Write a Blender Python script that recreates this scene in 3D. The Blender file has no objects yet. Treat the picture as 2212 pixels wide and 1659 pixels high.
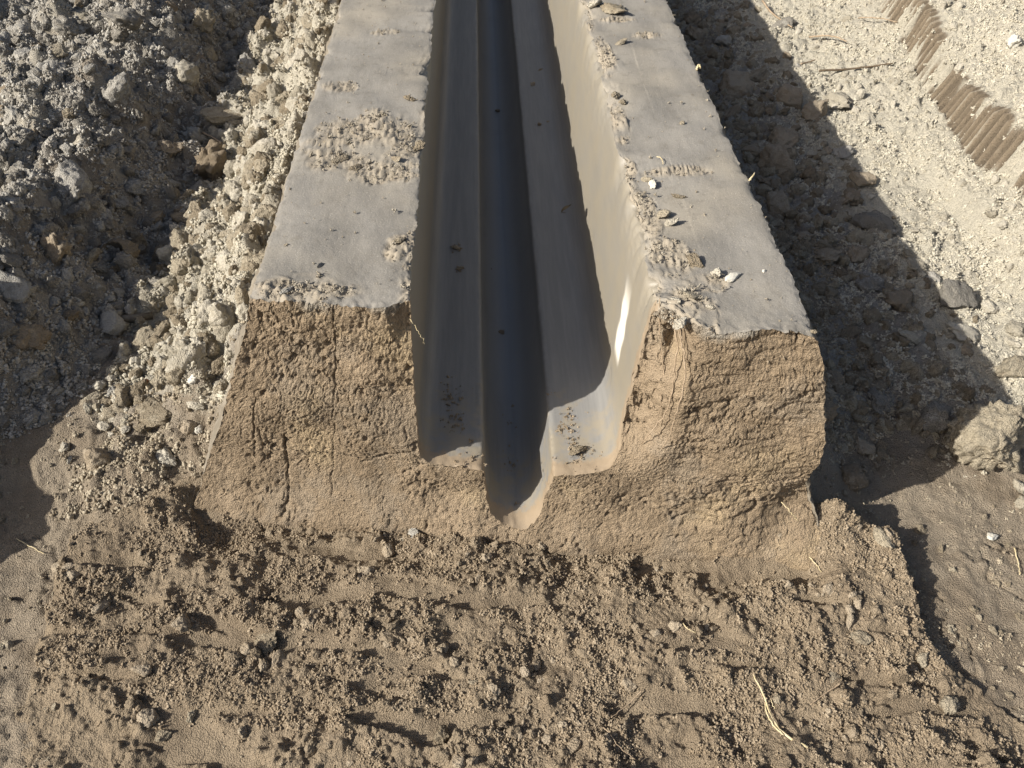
import bpy, bmesh, math, time
import numpy as np
from mathutils import Vector, Matrix, Quaternion

T0 = time.time()
SC = bpy.context.scene
COL = SC.collection
R = np.random.default_rng(7)

# ------------------------------------------------------------------ camera
PITCH, YAW = math.radians(44.75), math.radians(1.976)
FW = np.array([math.sin(YAW)*math.cos(PITCH), math.cos(YAW)*math.cos(PITCH), -math.sin(PITCH)])
RT = np.array([math.cos(YAW), -math.sin(YAW), 0.0])
UP = np.cross(RT, FW)
CAM = np.array([0.0, 0.0, 1.64])
cam_d = bpy.data.cameras.new('camera')
cam_d.sensor_width = 36.0
cam_d.lens = 36.0*1770/2212
cam_d.clip_start = 0.05
cam_d.clip_end = 400
cam = bpy.data.objects.new('camera', cam_d)
COL.objects.link(cam)
cam.matrix_world = Matrix(((RT[0], UP[0], -FW[0], CAM[0]), (RT[1], UP[1], -FW[1], CAM[1]), (RT[2], UP[2], -FW[2], CAM[2]), (0, 0, 0, 1)))
SC.camera = cam

# ------------------------------------------------------------------ light
SUN_EL = math.radians(34.0)
SUN_DX, SUN_DY = 0.914, 0.405                      # the way the light travels over the ground
world = bpy.data.worlds.new('World')
SC.world = world
world.use_nodes = True
nt = world.node_tree
sky = nt.nodes.new('ShaderNodeTexSky')
sky.sky_type = 'NISHITA'
sky.sun_disc = False
sky.sun_elevation = SUN_EL
sky.sun_rotation = math.atan2(-SUN_DX, -SUN_DY)
sky.air_density = 1.0
sky.dust_density = 3.5
sky.ozone_density = 1.0
bg = nt.nodes['Background']
bg.inputs[1].default_value = 0.072
nt.links.new(sky.outputs[0], bg.inputs[0])
sun_d = bpy.data.lights.new('sun', 'SUN')
sun_d.energy = 5.0
sun_d.angle = math.radians(0.53)
sun_d.color = (1.0, 0.94, 0.84)
sun = bpy.data.objects.new('sun', sun_d)
COL.objects.link(sun)
sun.rotation_euler = Vector((SUN_DX*math.cos(SUN_EL), SUN_DY*math.cos(SUN_EL), -math.sin(SUN_EL))).to_track_quat('-Z', 'Y').to_euler()
sun.location = (-4, -2, 5)
vs = SC.view_settings
vs.view_transform = 'Standard'
vs.look = 'None'
vs.gamma = 1.0
vs.exposure = 0.42
vs.use_curve_mapping = False

# ------------------------------------------------------------------ noise
PERM = R.permutation(256).astype(np.int32)
PERM2 = np.concatenate([PERM, PERM, PERM])
RND = R.random(256).astype(np.float32)
GA = (np.arange(256)*2*np.pi/256*37.0)
G2 = np.stack([np.cos(GA), np.sin(GA)], 1).astype(np.float32)
_g3 = R.normal(size=(256, 3)); G3 = (_g3/np.linalg.norm(_g3, axis=1)[:, None]).astype(np.float32)

def _f(t): return t*t*t*(t*(t*6-15)+10)

def S(a, b, x):
    t = np.clip((x-a)/(b-a), 0, 1)
    return t*t*(3-2*t)

def pn(x, y, seed=0):
    x = np.asarray(x, np.float32); y = np.asarray(y, np.float32)
    xi = np.floor(x).astype(np.int32); yi = np.floor(y).astype(np.int32)
    xf = x-xi; yf = y-yi
    u, v = _f(xf), _f(yf)
    def g(dx, dy):
        h = PERM2[PERM2[(xi+dx+seed*17) & 255]+((yi+dy+seed*31) & 255)]
        return G2[h, 0]*(xf-dx)+G2[h, 1]*(yf-dy)
    a = g(0, 0); a = a+u*(g(1, 0)-a)
    b = g(0, 1); b = b+u*(g(1, 1)-b)
    return (a+v*(b-a))*1.4

def fbm(x, y, f, octv=3, seed=0, gain=0.5):
    s = 0; a = 1.0
    for o in range(octv):
        s = s+a*pn(x*f, y*f, seed+o*5); f = f*2.03; a *= gain
    return s

def pn3(p, f, seed=0):
    q = (p*f).astype(np.float32)
    i = np.floor(q).astype(np.int32); r = q-i
    w = _f(r)
    ix, iy, iz = i[:, 0]+seed*13, i[:, 1]+seed*7, i[:, 2]+seed*29
    def g(dx, dy, dz):
        h = PERM2[PERM2[PERM2[(ix+dx) & 255]+((iy+dy) & 255)]+((iz+dz) & 255)]
        G = G3[h]
        return G[:, 0]*(r[:, 0]-dx)+G[:, 1]*(r[:, 1]-dy)+G[:, 2]*(r[:, 2]-dz)
    def lx(dy, dz):
        a = g(0, dy, dz); return a+w[:, 0]*(g(1, dy, dz)-a)
    def ly(dz):
        a = lx(0, dz); return a+w[:, 1]*(lx(1, dz)-a)
    a = ly(0)
    return (a+w[:, 2]*(ly(1)-a))*1.5

def pebbles(x, y, cell, seed=0, fill=0.75, rmin=0.25, rmax=0.62):
    """domes of random size scattered one to a cell; returns height in metres"""
    x = np.asarray(x, np.float32)/cell; y = np.asarray(y, np.float32)/cell
    xi = np.floor(x).astype(np.int32); yi = np.floor(y).astype(np.int32)
    out = np.zeros_like(x)
    for dx in (-1, 0, 1):
        for dy in (-1, 0, 1):
            cx, cy = xi+dx, yi+dy
            h = PERM2[PERM2[(cx+seed*11) & 255]+((cy+seed*23) & 255)]
            h2 = PERM2[h+91]; h3 = PERM2[h2+17]
            r = rmin+(rmax-rmin)*RND[h3]**2
            d2 = (x-cx-RND[h])**2+(y-cy-RND[h2])**2
            z = np.sqrt(np.maximum(r*r-d2, 0))*(RND[(h+51) & 255] < fill)
            np.maximum(out, z, out=out)
    return out*cell

# ------------------------------------------------------------------ terrain
CUT_A, CUT_B = 1.261-0.1394*0.464, -0.1394
def ycut(x): return CUT_A+CUT_B*x

def apron_mask(x, y):
    w = 0.02*pn(x*9, y*9, 3)+0.012*pn(x*31, y*31, 4)
    left = -1.045+0.10*(1.2-y)*(y < 1.3)+w
    right = 0.955+0.55*np.maximum(0.70-y, 0)+0.5*w
    top = np.where(x < -0.7, 1.30+0.55*(x+0.85), 1.35)
    top = np.where(x > 0.70, 1.19-2.2*np.maximum(x-0.82, 0)**1.6, top)
    bl = S(0.62, 0.95, y+0.12*pn(x*3, y*3, 8)+0.55*np.maximum(x+0.75, 0))
    return S(0, 0.030, x-left)*S(0, 0.022+0.22*S(0.85, 0.66, y), right+0.16*S(0.85, 0.66, y)-x)*S(0, 0.05, top-y+w)*np.maximum(bl, 0.15)

def streaks(x, y):
    """smooth pressed bands on the loose soil, running across"""
    yy = y+0.10*x+0.02*pn(x*3, y*3, 21)
    a = pn(x*2.6, yy*15.0, 22)+0.35*pn(x*9, yy*40, 23)
    b = fbm(x, y, 3.2, 2, 24)
    return S(0.18, 0.42, a+0.25*b)

def tooth_line(y): return 1.79+0.03*pn(y*1.7, y*0+2.2, 12)+0.10*np.maximum(y-2.6, 0)
def tooth_groove(x, y):
    g = np.sin(y*2*np.pi/0.043+2.6*pn(y*4, y*0, 49))*(0.75+0.6*pn(y*6, x*3, 50))
    return 0.019*np.sign(g)*np.abs(g)**0.7+0.016*pn(y*23, x*5, 52)

def macro(x, y, with_apron=True):
    x = np.asarray(x, np.float32); y = np.asarray(y, np.float32)
    z = 0.014*pn(x*1.3, y*1.3, 1)+0.007*pn(x*4.1, y*4.1, 2)
    # left bank
    hc = S(0.45, 1.20, y)*(0.27+0.09*pn(y*2.3, y*0+3, 5)+0.06*pn(y*6.1, y*0+9, 63))+0.09*S(2.1, 1.4, y)*S(0.5, 1.1, y)
    xc = -1.43-0.22*S(1.9, 1.3, y)+0.06*pn(y*1.3, y*0+7.7, 6)
    u = (x-xc)/0.34
    prof = (1-S(0, 1, u))*(1-0.25*S(0, -0.6, x-xc))
    z = z+hc*prof*(1+0.16*fbm(x, y, 3.5, 3, 7)+0.10*fbm(x, y, 11, 3, 65))
    rg = fbm(x, y, 4.6, 3, 64)
    z = z+(0.05*rg+0.07*np.maximum(rg-0.05, 0))*S(-0.90, -1.05, x)*S(1.75, 2.1, y)
    # rubble heaped against the block, left
    wv = 0.43+0.12*pn(y*2.3, y*0+1.5, 9)
    hs = 0.27*S(1.22, 1.75, y)+0.03*S(1.15, 1.3, y)
    s = np.clip((-0.62-x)/wv, 0, 1)
    z = z+hs*(1-s)**1.1*S(-0.52, -0.66, x)+0.08*fbm(x, y, 6.0, 3, 10)*S(1.0, 0.75, s)*S(0.0, 0.15, s)*(x < -0.6)*S(1.25, 1.6, y)
    z = z+0.05*np.exp(-(((x+0.93)/0.10)**2+((y-1.33)/0.10)**2))
    # right bank
    fr = S(1.2, 1.75, y)
    z = z+fr*(0.02+0.28*np.maximum(x-1.52, 0)+0.02*fbm(x, y, 3.0, 2, 11)*(x > 0))
    ym = y
    xs = tooth_line(y)+tooth_groove(x, y)
    st = np.clip((x-xs)/0.050, 0, 1)*S(1.75, 2.2, y)*S(4.4, 3.9, y)
    z = z+0.12*st*(1+0.35*pn(y*2.1, y*0+6, 53))
    xs2 = tooth_line(y)-0.16+0.08*pn(ym*2.1, ym*0+4.2, 13)
    z = z+0.05*S(0, 0.06, x-xs2)*S(1.7, 2.0, y)*S(3.0, 2.6, y)
    z = z+0.12*(1-S(0, 0.30, x-0.68))*S(1.05, 1.3, y)*S(0.5, 0.6, x)
    z = z+0.05*(1-S(0, 0.20, x-0.80))*S(1.0, 1.15, y)*S(0.5, 0.6, x)
    # the flat working floor in front falls a little
    z = z-0.055*S(1.5, 1.2, y)
    inb = S(-0.04, 0.02, y-ycut(x))*S(0.62, 0.50, np.abs(x))
    z = z*(1-inb)-0.10*inb
    # raised slab of pressed clay on the right of the floor
    pl = 0*S(0, .012, x-(1.00+0.02*pn(y*11, x*5, 14)))*S(0, .012, 1.115-0.25*(y-1.0)-x+0.01*pn(y*17, x*9, 15))*S(0, .03, y-0.935)*S(0, .05, 1.10-y)
    z = z+0.022*pl
    if not with_apron: return z
    # apron of loose soil
    A = apron_mask(x, y)
    lump = 0.042+0.017*fbm(x, y, 4.5, 3, 16)+0.016*S(0.65, 0.9, x)*S(0.72, 0.95, y)-0.012*S(0.9, 0.6, y)-0.009*streaks(x, y)
    lump = lump-0.040*S(0.22, 0.05, ycut(x)-y)*S(0.80, 0.70, np.abs(x))*(1+0.9*pn(x*5, y*5, 17))
    z = z+A*lump*(1-inb)
    return z

def zones(x, y):
    """weights 0..1: apron, floor, left rubble, lit strip, right"""
    A = apron_mask(x, y)
    strip = (x < 0)*S(-1.14, -1.00, x+0.06*pn(x*8, y*8, 30))*S(1.10, 1.28, y)
    left = (x < 0)*S(1.45, 1.75, y+0.15*pn(x*3, y*3, 31)-0.45*S(-1.25, -0.95, x))*(1-strip)
    right = (x > 0)*S(1.30, 1.50, y+0.06*pn(x*5, y*5, 32))
    return A, left*(1-A), strip*(1-A), right*(1-A)

def toothmark(x, y):
    xs = tooth_line(y)+0.015*pn(x*12, y*12, 34)
    return S(-0.03, 0.0, x-xs)*S(0.09, 0.06, x-xs)*S(1.9, 2.1, y)*S(4.2, 3.9, y)*S(-0.25, 0.1, fbm(x, y, 6.3, 3, 33)+0.08)

def detail(x, y):
    A, L, St, Rr = zones(x, y)
    sm = streaks(x, y)
    pb1 = pebbles(x, y, 0.016, 1, 0.85)
    pb2 = pebbles(x, y, 0.034, 2, 0.55)
    pb3 = pebbles(x, y, 0.080, 3, 0.45, 0.2, 0.55)
    n1 = fbm(x, y, 38.0, 2, 40)
    n2 = fbm(x, y, 14.0, 2, 42)
    tm = toothmark(x, y)
    rough = np.clip(L+St+Rr, 0, 1)*(1-tm)
    dusty = S(-0.1, 0.5, fbm(x, y, 1.7, 2, 44))
    z = rough*(0.8*pb1+0.7*pb2*(1-0.6*Rr*dusty)+0.55*pb3*(1-0.7*Rr*dusty)+0.012*n2+0.006*np.abs(n1))
    fl = np.clip(1-rough-tm, 0, 1)
    crack = S(0.06, 0.0, np.abs(fbm(x, y, 5.0, 3, 46)))*S(-0.1, 0.2, pn(x*3, y*3, 47))
    spots = S(0.0, 0.45, fbm(x, y, 5.0, 3, 48))
    rip = pn(x*5, (y+0.2*x)*16, 54)
    z = z+fl*(0.007*n2+0.0028*n1-0.010*crack+0.006*rip+spots*(0.7*pb1+0.45*pb2+0.004))
    z = z+tm*0.002*n1
    return z

def soil_lumps(x, y):
    wx = x+0.006*fbm(x, y, 40, 2, 110); wy = y+0.006*fbm(x, y, 40, 2, 112)
    c = S(-0.30, 0.40, fbm(x, y, 8.0, 3, 114))
    a = pebbles(wx, wy, 0.055, 5, 0.6, 0.12, 0.50)
    b = pebbles(wx+.3, wy, 0.019, 6, 0.8, 0.2, 0.6)
    d = pebbles(wx, wy+.2, 0.0095, 7, 0.9, 0.2, 0.62)
    return 0.014*c+c*(0.70*a+0.80*b)+(0.35+0.65*c)*0.85*d+0.0025*fbm(x, y, 120, 2, 116)

def hgt(x, y):
    A = apron_mask(x, y)
    sm = streaks(x, y)
    z0 = macro(x, y, False)+detail(x, y)
    z1 = macro(x, y)+(1-0.88*sm)*(soil_lumps(x, y)+0.006*fbm(x, y, 26.0, 3, 43, 0.6))+0.002*fbm(x, y, 14.0, 2, 42)
    return np.where(A > 0.25, np.maximum(z0, z1), z0)

# ------------------------------------------------------------------ mesh helpers
def mesh_np(name, V, F):
    me = bpy.data.meshes.new(name)
    V = np.ascontiguousarray(V, np.float32); F = np.ascontiguousarray(F, np.int32)
    n, k = F.shape
    me.vertices.add(len(V)); me.vertices.foreach_set('co', V.ravel())
    me.loops.add(n*k); me.loops.foreach_set('vertex_index', F.ravel())
    me.polygons.add(n); me.polygons.foreach_set('loop_start', np.arange(0, n*k, k, dtype=np.int32))
    me.polygons.foreach_set('use_smooth', np.ones(n, bool))
    me.update(calc_edges=True)
    return me

def attr(me, name, vals):
    a = me.attributes.new(name, 'FLOAT', 'POINT')
    a.data.foreach_set('value', np.ascontiguousarray(vals, np.float32))

def link(name, me, mat, parent=None, label=None, cat=None, group=None, kind=None):
    o = bpy.data.objects.new(name, me)
    COL.objects.link(o)
    if mat is not None and not me.materials: me.materials.append(mat)
    if parent is not None: o.parent = parent
    if label: o['label'] = label
    if cat: o['category'] = cat
    if group: o['group'] = group
    if kind: o['kind'] = kind
    return o

def empty(name, loc=(0, 0, 0), label=None, cat=None, group=None):
    o = bpy.data.objects.new(name, None)
    o.empty_display_size = 0.05
    COL.objects.link(o); o.location = loc
    if label: o['label'] = label
    if cat: o['category'] = cat
    if group: o['group'] = group
    return o

def grid_faces(nr, nc):
    i = np.arange(nr*nc, dtype=np.int32).reshape(nr, nc)
    return np.stack([i[:-1, :-1], i[:-1, 1:], i[1:, 1:], i[1:, :-1]], -1).reshape(-1, 4)

# ------------------------------------------------------------------ materials
class NB:
    def __init__(s, name):
        s.m = bpy.data.materials.new(name); s.m.use_nodes = True
        s.t = s.m.node_tree; s.n = s.t.nodes; s.b = s.n['Principled BSDF']
        s.co = s.n.new('ShaderNodeNewGeometry').outputs['Position']
    def lk(s, a, b): s.t.links.new(a, b)
    def node(s, k, **kw):
        n = s.n.new(k)
        for a, v in kw.items(): setattr(n, a, v)
        return n
    def noise(s, scale, det=4, rough=0.55, co=None, dist=0.0):
        n = s.n.new('ShaderNodeTexNoise')
        n.inputs['Scale'].default_value = scale; n.inputs['Detail'].default_value = det
        n.inputs['Roughness'].default_value = rough; n.inputs['Distortion'].default_value = dist
        s.lk(co if co is not None else s.co, n.inputs['Vector']); return n.outputs['Fac']
    def voro(s, scale, feat='F1', co=None):
        n = s.n.new('ShaderNodeTexVoronoi'); n.feature = feat
        n.inputs['Scale'].default_value = scale
        s.lk(co if co is not None else s.co, n.inputs['Vector']); return n
    def stretch(s, v):
        n = s.n.new('ShaderNodeMapping'); n.inputs['Scale'].default_value = v
        s.lk(s.co, n.inputs['Vector']); return n.outputs[0]
    def at(s, name, typ='GEOMETRY'):
        n = s.n.new('ShaderNodeAttribute'); n.attribute_name = name; n.attribute_type = typ
        return n.outputs['Fac']
    def ramp(s, fac, a, b, lo=0.0, hi=1.0):
        n = s.n.new('ShaderNodeMapRange'); n.interpolation_type = 'SMOOTHSTEP'
        n.inputs['From Min'].default_value = a; n.inputs['From Max'].default_value = b
        n.inputs['To Min'].default_value = lo; n.inputs['To Max'].default_value = hi
        s.lk(fac, n.inputs['Value']); return n.outputs[0]
    def math(s, op, a, b):
        n = s.n.new('ShaderNodeMath'); n.operation = op
        for k, v in enumerate((a, b)):
            if isinstance(v, (int, float)): n.inputs[k].default_value = v
            else: s.lk(v, n.inputs[k])
        return n.outputs[0]
    def mix(s, fac, a, b, mode='MIX'):
        n = s.n.new('ShaderNodeMix'); n.data_type = 'RGBA'; n.blend_type = mode
        if isinstance(fac, (int, float)): n.inputs[0].default_value = fac
        else: s.lk(fac, n.inputs[0])
        for k, v in ((6, a), (7, b)):
            if isinstance(v, tuple): n.inputs[k].default_value = (*v, 1)
            else: s.lk(v, n.inputs[k])
        return n.outputs[2]
    def bump(s, h, strength, dist, prev=None):
        n = s.n.new('ShaderNodeBump'); n.inputs['Strength'].default_value = strength
        n.inputs['Distance'].default_value = dist
        s.lk(h, n.inputs['Height'])
        if prev is not None: s.lk(prev, n.inputs['Normal'])
        return n.outputs[0]
    def done(s, col, rough, normal=None, spec=0.25):
        if isinstance(col, tuple): s.b.inputs['Base Color'].default_value = (*col, 1)
        else: s.lk(col, s.b.inputs['Base Color'])
        if isinstance(rough, (int, float)): s.b.inputs['Roughness'].default_value = rough
        else: s.lk(rough, s.b.inputs['Roughness'])
        s.b.inputs['Specular IOR Level'].default_value = spec
        if normal is not None: s.lk(normal, s.b.inputs['Normal'])
        return s.m

MOIST = (0.232, 0.183, 0.130)
BROWN = (0.335, 0.270, 0.192)
GREY = (0.360, 0.338, 0.300)
PALE = (0.580, 0.540, 0.445)

def soil_bump(n, fine=1.0):
    a = n.bump(n.noise(70, 6, 0.72), 0.7*fine, 0.018)
    return n.bump(n.voro(300).outputs['Distance'], 0.7*fine, 0.006, a)

def mat_ground():
    n = NB('bare_soil')
    dry, brown = n.at('dry'), n.at('brown')
    base = n.mix(brown, GREY, BROWN)
    wet = n.mix(n.ramp(n.noise(7, 5), 0.45, 0.62), base, n.mix(0.55, base, MOIST))
    dr = n.math('ADD', dry, n.math('MULTIPLY', n.math('SUBTRACT', n.noise(22, 5, 0.7), 0.5), 0.9))
    c = n.mix(n.ramp(dr, 0.25, 0.75), wet, PALE)
    c = n.mix(n.at('scrape'), c, (0.165, 0.135, 0.10))
    c = n.mix(n.ramp(n.noise(260, 3, 0.7), 0.35, 0.7, 0.82, 1.0), (0.1, 0.08, 0.06), c)
    return n.done(c, 0.95, soil_bump(n), 0.12)

def mat_clod(name, a, b, pale, fine=0.8):
    n = NB(name)
    oi = n.node('ShaderNodeObjectInfo')
    tc = n.node('ShaderNodeTexCoord')
    c = n.mix(oi.outputs['Random'], a, b)
    d = n.math('ADD', n.noise(30, 5, 0.7), n.math('MULTIPLY', n.math('SUBTRACT', oi.outputs['Random'], 0.5), 0.35))
    c = n.mix(n.ramp(d, 0.46, 0.62), c, pale)
    c = n.mix(n.ramp(n.noise(240, 3, 0.7), 0.35, 0.7, 0.86, 1.0), (0.09, 0.075, 0.055), c)
    return n.done(c, 0.95, soil_bump(n, fine), 0.12)

M_GROUND = mat_ground()
M_GREY = mat_clod('grey_clod_soil', (0.29, 0.270, 0.235), (0.38, 0.358, 0.318), (0.50, 0.478, 0.43), 1.0)
M_PALE = mat_clod('pale_dry_clod_soil', (0.38, 0.345, 0.275), (0.48, 0.44, 0.36), (0.56, 0.52, 0.435))
M_BROWN = mat_clod('brown_moist_clod_soil', (0.27, 0.218, 0.155), (0.36, 0.295, 0.215), (0.41, 0.345, 0.26))
CRUMB_MATS = {'grey': mat_clod('grey_crumb_soil', (0.34, 0.318, 0.28), (0.43, 0.408, 0.365), (0.51, 0.488, 0.44), 0.45),
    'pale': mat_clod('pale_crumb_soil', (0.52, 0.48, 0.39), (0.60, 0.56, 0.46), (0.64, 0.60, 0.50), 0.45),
    'strip': mat_clod('strip_crumb_soil', (0.40, 0.365, 0.29), (0.49, 0.45, 0.36), (0.56, 0.52, 0.425), 0.5),
    'brown': mat_clod('brown_crumb_soil', (0.28, 0.222, 0.155), (0.345, 0.278, 0.198), (0.375, 0.308, 0.225), 0.45),
    'tan': mat_clod('tan_crumb_soil', (0.33, 0.278, 0.205), (0.40, 0.345, 0.26), (0.46, 0.405, 0.31), 0.35),
    'rim': mat_clod('rim_crumb_soil', (0.31, 0.27, 0.21), (0.37, 0.33, 0.265), (0.42, 0.38, 0.31), 0.3)}
M_TAN = mat_clod('tan_clod_soil', (0.30, 0.25, 0.18), (0.39, 0.335, 0.25), (0.45, 0.395, 0.30), 1.0)

def mat_rim():
    n = NB('dusty_clay_top')
    rough = n.at('rough')
    st = n.noise(9, 4, 0.6, n.stretch((1.0, 0.45, 1.0)))
    c = n.mix(n.ramp(st, 0.38, 0.66), (0.222, 0.208, 0.184), (0.285, 0.268, 0.240))
    c = n.mix(n.ramp(n.noise(3.1, 3), 0.45, 0.7), c, (0.315, 0.286, 0.238))
    c = n.mix(n.ramp(n.noise(38, 6, 0.75), 0.50, 0.68, 0.0, 0.55), c, (0.195, 0.178, 0.150))
    c = n.mix(n.ramp(n.noise(420, 2), 0.64, 0.72), c, (0.46, 0.43, 0.38))
    c = n.mix(rough, c, n.mix(n.noise(30, 4), (0.30, 0.255, 0.195), (0.38, 0.34, 0.275)))
    a = n.bump(n.noise(60, 6, 0.68), 0.14, 0.006)
    a = n.bump(n.noise(240, 4, 0.7), 0.40, 0.003, a)
    return n.done(c, 0.80, a, 0.25)

def mat_channel():
    n = NB('smooth_moulded_clay')
    streak = n.noise(14, 5, 0.6, n.stretch((6.0, 0.35, 6.0)))
    c = n.mix(n.ramp(streak, 0.35, 0.68), (0.205, 0.203, 0.198), (0.240, 0.236, 0.227))
    front = n.at('front')
    sand = n.ramp(n.math('ADD', n.noise(25, 4), n.math('MULTIPLY', front, 0.35)), 0.66, 0.95)
    c = n.mix(sand, c, (0.27, 0.24, 0.19))
    c = n.mix(n.math('MULTIPLY', n.at('wall'), n.ramp(n.noise(12, 5, 0.6), 0.3, 0.7, 0.6, 1.0)), c, (0.275, 0.245, 0.192))
    c = n.mix(n.at('slot'), c, (0.285, 0.287, 0.285))  # groove coloured paler to make up for its enclosed shade
    c = n.mix(n.ramp(n.math('ADD', n.at('lip'), n.math('MULTIPLY', n.math('SUBTRACT', n.noise(45, 6, 0.7), 0.5), 1.3)), 0.45, 0.75), c, (0.305, 0.240, 0.168))
    c = n.mix(n.ramp(n.noise(5, 6, 0.7, n.stretch((1.0, 0.5, 1.0))), 0.5, 0.75, 0.0, 0.3), c, (0.175, 0.168, 0.153))
    c = n.mix(n.ramp(n.noise(500, 2), 0.68, 0.75), c, (0.20, 0.175, 0.14))
    c = n.mix(n.at('painted_glint'), c, (0.86, 0.83, 0.75))  # near-white patch stands in for a shiny highlight
    a = n.bump(n.noise(30, 3, 0.5, n.stretch((5.0, 0.25, 5.0))), 0.06, 0.004)
    a = n.bump(n.noise(380, 4, 0.7), 0.22, 0.0025, a)
    return n.done(c, 0.48, a, 0.5)

def mat_front():
    n = NB('cut_brown_clay')
    c = n.mix(n.ramp(n.noise(8, 5, 0.65), 0.35, 0.68), (0.285, 0.220, 0.150), (0.365, 0.286, 0.200))
    c = n.mix(n.ramp(n.noise(4.3, 4), 0.55, 0.72), c, (0.44, 0.345, 0.225))
    c = n.mix(n.ramp(n.noise(90, 5, 0.7), 0.55, 0.75), c, (0.30, 0.23, 0.155))
    c = n.mix(n.at('grey'), c, (0.34, 0.315, 0.27))
    lay = n.stretch((1.0, 1.0, 2.6))
    a = n.bump(n.noise(150, 6, 0.75, lay), 0.68, 0.010)
    a = n.bump(n.voro(260).outputs['Distance'], 0.55, 0.006, a)
    return n.done(c, 0.93, a, 0.15)

def simple(name, a, b, scale=60, rough=0.85, spec=0.2, bd=0.002):
    n = NB(name)
    c = n.mix(n.ramp(n.noise(scale, 4), 0.35, 0.7), a, b)
    return n.done(c, rough, n.bump(n.noise(scale*4, 4, 0.7), 0.4, bd), spec)

M_RIM, M_CHAN, M_FRONT = mat_rim(), mat_channel(), mat_front()
M_SIDE = simple('rough_clay_side', (0.19, 0.165, 0.13), (0.27, 0.24, 0.195), 25, 0.95, 0.12, 0.01)
M_ROOT = simple('pale_root_bark', (0.31, 0.235, 0.16), (0.43, 0.34, 0.245), 90)
M_STRAW = simple('dry_straw', (0.55, 0.46, 0.27), (0.70, 0.60, 0.40), 90)
M_TWIG = simple('dark_twig_bark', (0.10, 0.075, 0.05), (0.17, 0.13, 0.09), 90)
M_WHITE = simple('chalky_white_stone', (0.50, 0.475, 0.41), (0.64, 0.615, 0.55), 40, 0.95, 0.1, 0.006)
M_RED = simple('reddish_brown_stone', (0.20, 0.105, 0.065), (0.29, 0.155, 0.10), 60, 0.6, 0.3)
M_STEEL = simple('dull_brown_steel', (0.115, 0.098, 0.075), (0.19, 0.165, 0.125), 70, 0.5, 0.5)
M_LEAF = simple('dry_leaf', (0.13, 0.10, 0.06), (0.24, 0.19, 0.12), 70)

# ------------------------------------------------------------------ ground sheet
def axis(core, lo, hi, g=1.12, far=60.0, s0=0.012):
    a, s, x = [], s0, hi
    while x < far: x += s; s *= g; a.append(x)
    b, s, x = [], s0, lo
    while x > -far: x -= s; s *= g; b.append(x)
    return np.array(b[::-1]+list(core)+a, np.float32)

cx = np.concatenate([np.linspace(-2.6, -1.7, 90, endpoint=False), np.linspace(-1.7, -0.5, 200, endpoint=False),
                     np.linspace(-0.5, 0.6, 170, endpoint=False), np.linspace(0.6, 1.65, 160, endpoint=False), np.linspace(1.65, 2.1, 90, endpoint=False), np.linspace(2.1, 3.0, 80)])
yy, sy = [0.50], 0.0048
while yy[-1] < 5.2: yy.append(yy[-1]+sy); sy = min(0.0085, sy*1.0026)
XS, YS = axis(cx, cx[0], cx[-1]), axis(yy, yy[0], yy[-1])
GX, GY = np.meshgrid(XS, YS)
gx, gy = GX.ravel(), GY.ravel()
near = (np.abs(gx) < 4.5) & (gy > -1.5) & (gy < 8)
gz = np.zeros_like(gx)
gz[near] = macro(gx[near], gy[near], False)+detail(gx[near], gy[near])
gz[~near] = macro(gx[~near], gy[~near], False)
gz = np.minimum(gz, 1.1+0.1*fbm(gx, gy, 0.3, 2, 60))
fq = grid_faces(len(YS), len(XS))
under = (gx > -0.45) & (gx < 0.50) & (gy > 1.45) & (gy < 8.5)
fq = fq[~under[fq].all(1)]
used = np.zeros(len(gx), bool); used[fq.ravel()] = True
remap = np.cumsum(used)-1
gme = mesh_np('ground', np.stack([gx, gy, gz], 1)[used], remap[fq])
A_, L_, St_, R_ = zones(gx, gy)
tm_ = toothmark(gx, gy)
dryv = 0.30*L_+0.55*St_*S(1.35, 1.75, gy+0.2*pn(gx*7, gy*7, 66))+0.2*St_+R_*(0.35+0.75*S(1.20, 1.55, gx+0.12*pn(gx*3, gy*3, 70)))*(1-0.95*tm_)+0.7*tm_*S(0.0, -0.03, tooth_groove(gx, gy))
dryv = dryv+0.75*(gx < -1.5)*S(1.5, 2.3, gy)*(1-L_*0.6)*0.6
brownv = np.clip(0.75*(1-np.clip(L_+St_+R_+A_, 0, 1))+A_+tm_+0.8*St_*S(1.75, 1.35, gy), 0, 1)
attr(gme, 'scrape', (tm_*S(-0.02, 0.012, tooth_groove(gx, gy)))[used]); attr(gme, 'dry', dryv[used]); attr(gme, 'brown', brownv[used])
link('ground', gme, M_GROUND, kind='structure', label='bare churned soil around the moulded clay channel', cat='ground')
print('ground', len(gme.polygons), round(time.time()-T0, 1))

# loose soil spread in front of the block, a finer sheet lying on the floor
ax_ = np.arange(-1.20, 1.25, 0.0034); ay_ = np.arange(0.46, 1.34, 0.0033)
AX, AY = np.meshgrid(ax_, ay_)
ax_, ay_ = AX.ravel().astype(np.float32), AY.ravel().astype(np.float32)
am = apron_mask(ax_, ay_)
sm = streaks(ax_, ay_)
az_ = macro(ax_, ay_)+(1-0.88*sm)*(soil_lumps(ax_, ay_)+0.006*fbm(ax_, ay_, 26.0, 3, 43, 0.6))+0.002*fbm(ax_, ay_, 14.0, 2, 42)
az_ = az_-0.03*S(0.10, 0.0, am)
AF = grid_faces(AX.shape[0], AX.shape[1])
AF = AF[(am[AF] > 0.02).any(1)]
used = np.zeros(len(ax_), bool); used[AF.ravel()] = True
ame = mesh_np('loose_soil', np.stack([ax_, ay_, az_], 1)[used], (np.cumsum(used)-1)[AF])
attr(ame, 'dry', np.zeros(used.sum())); attr(ame, 'brown', np.ones(used.sum()))
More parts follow.
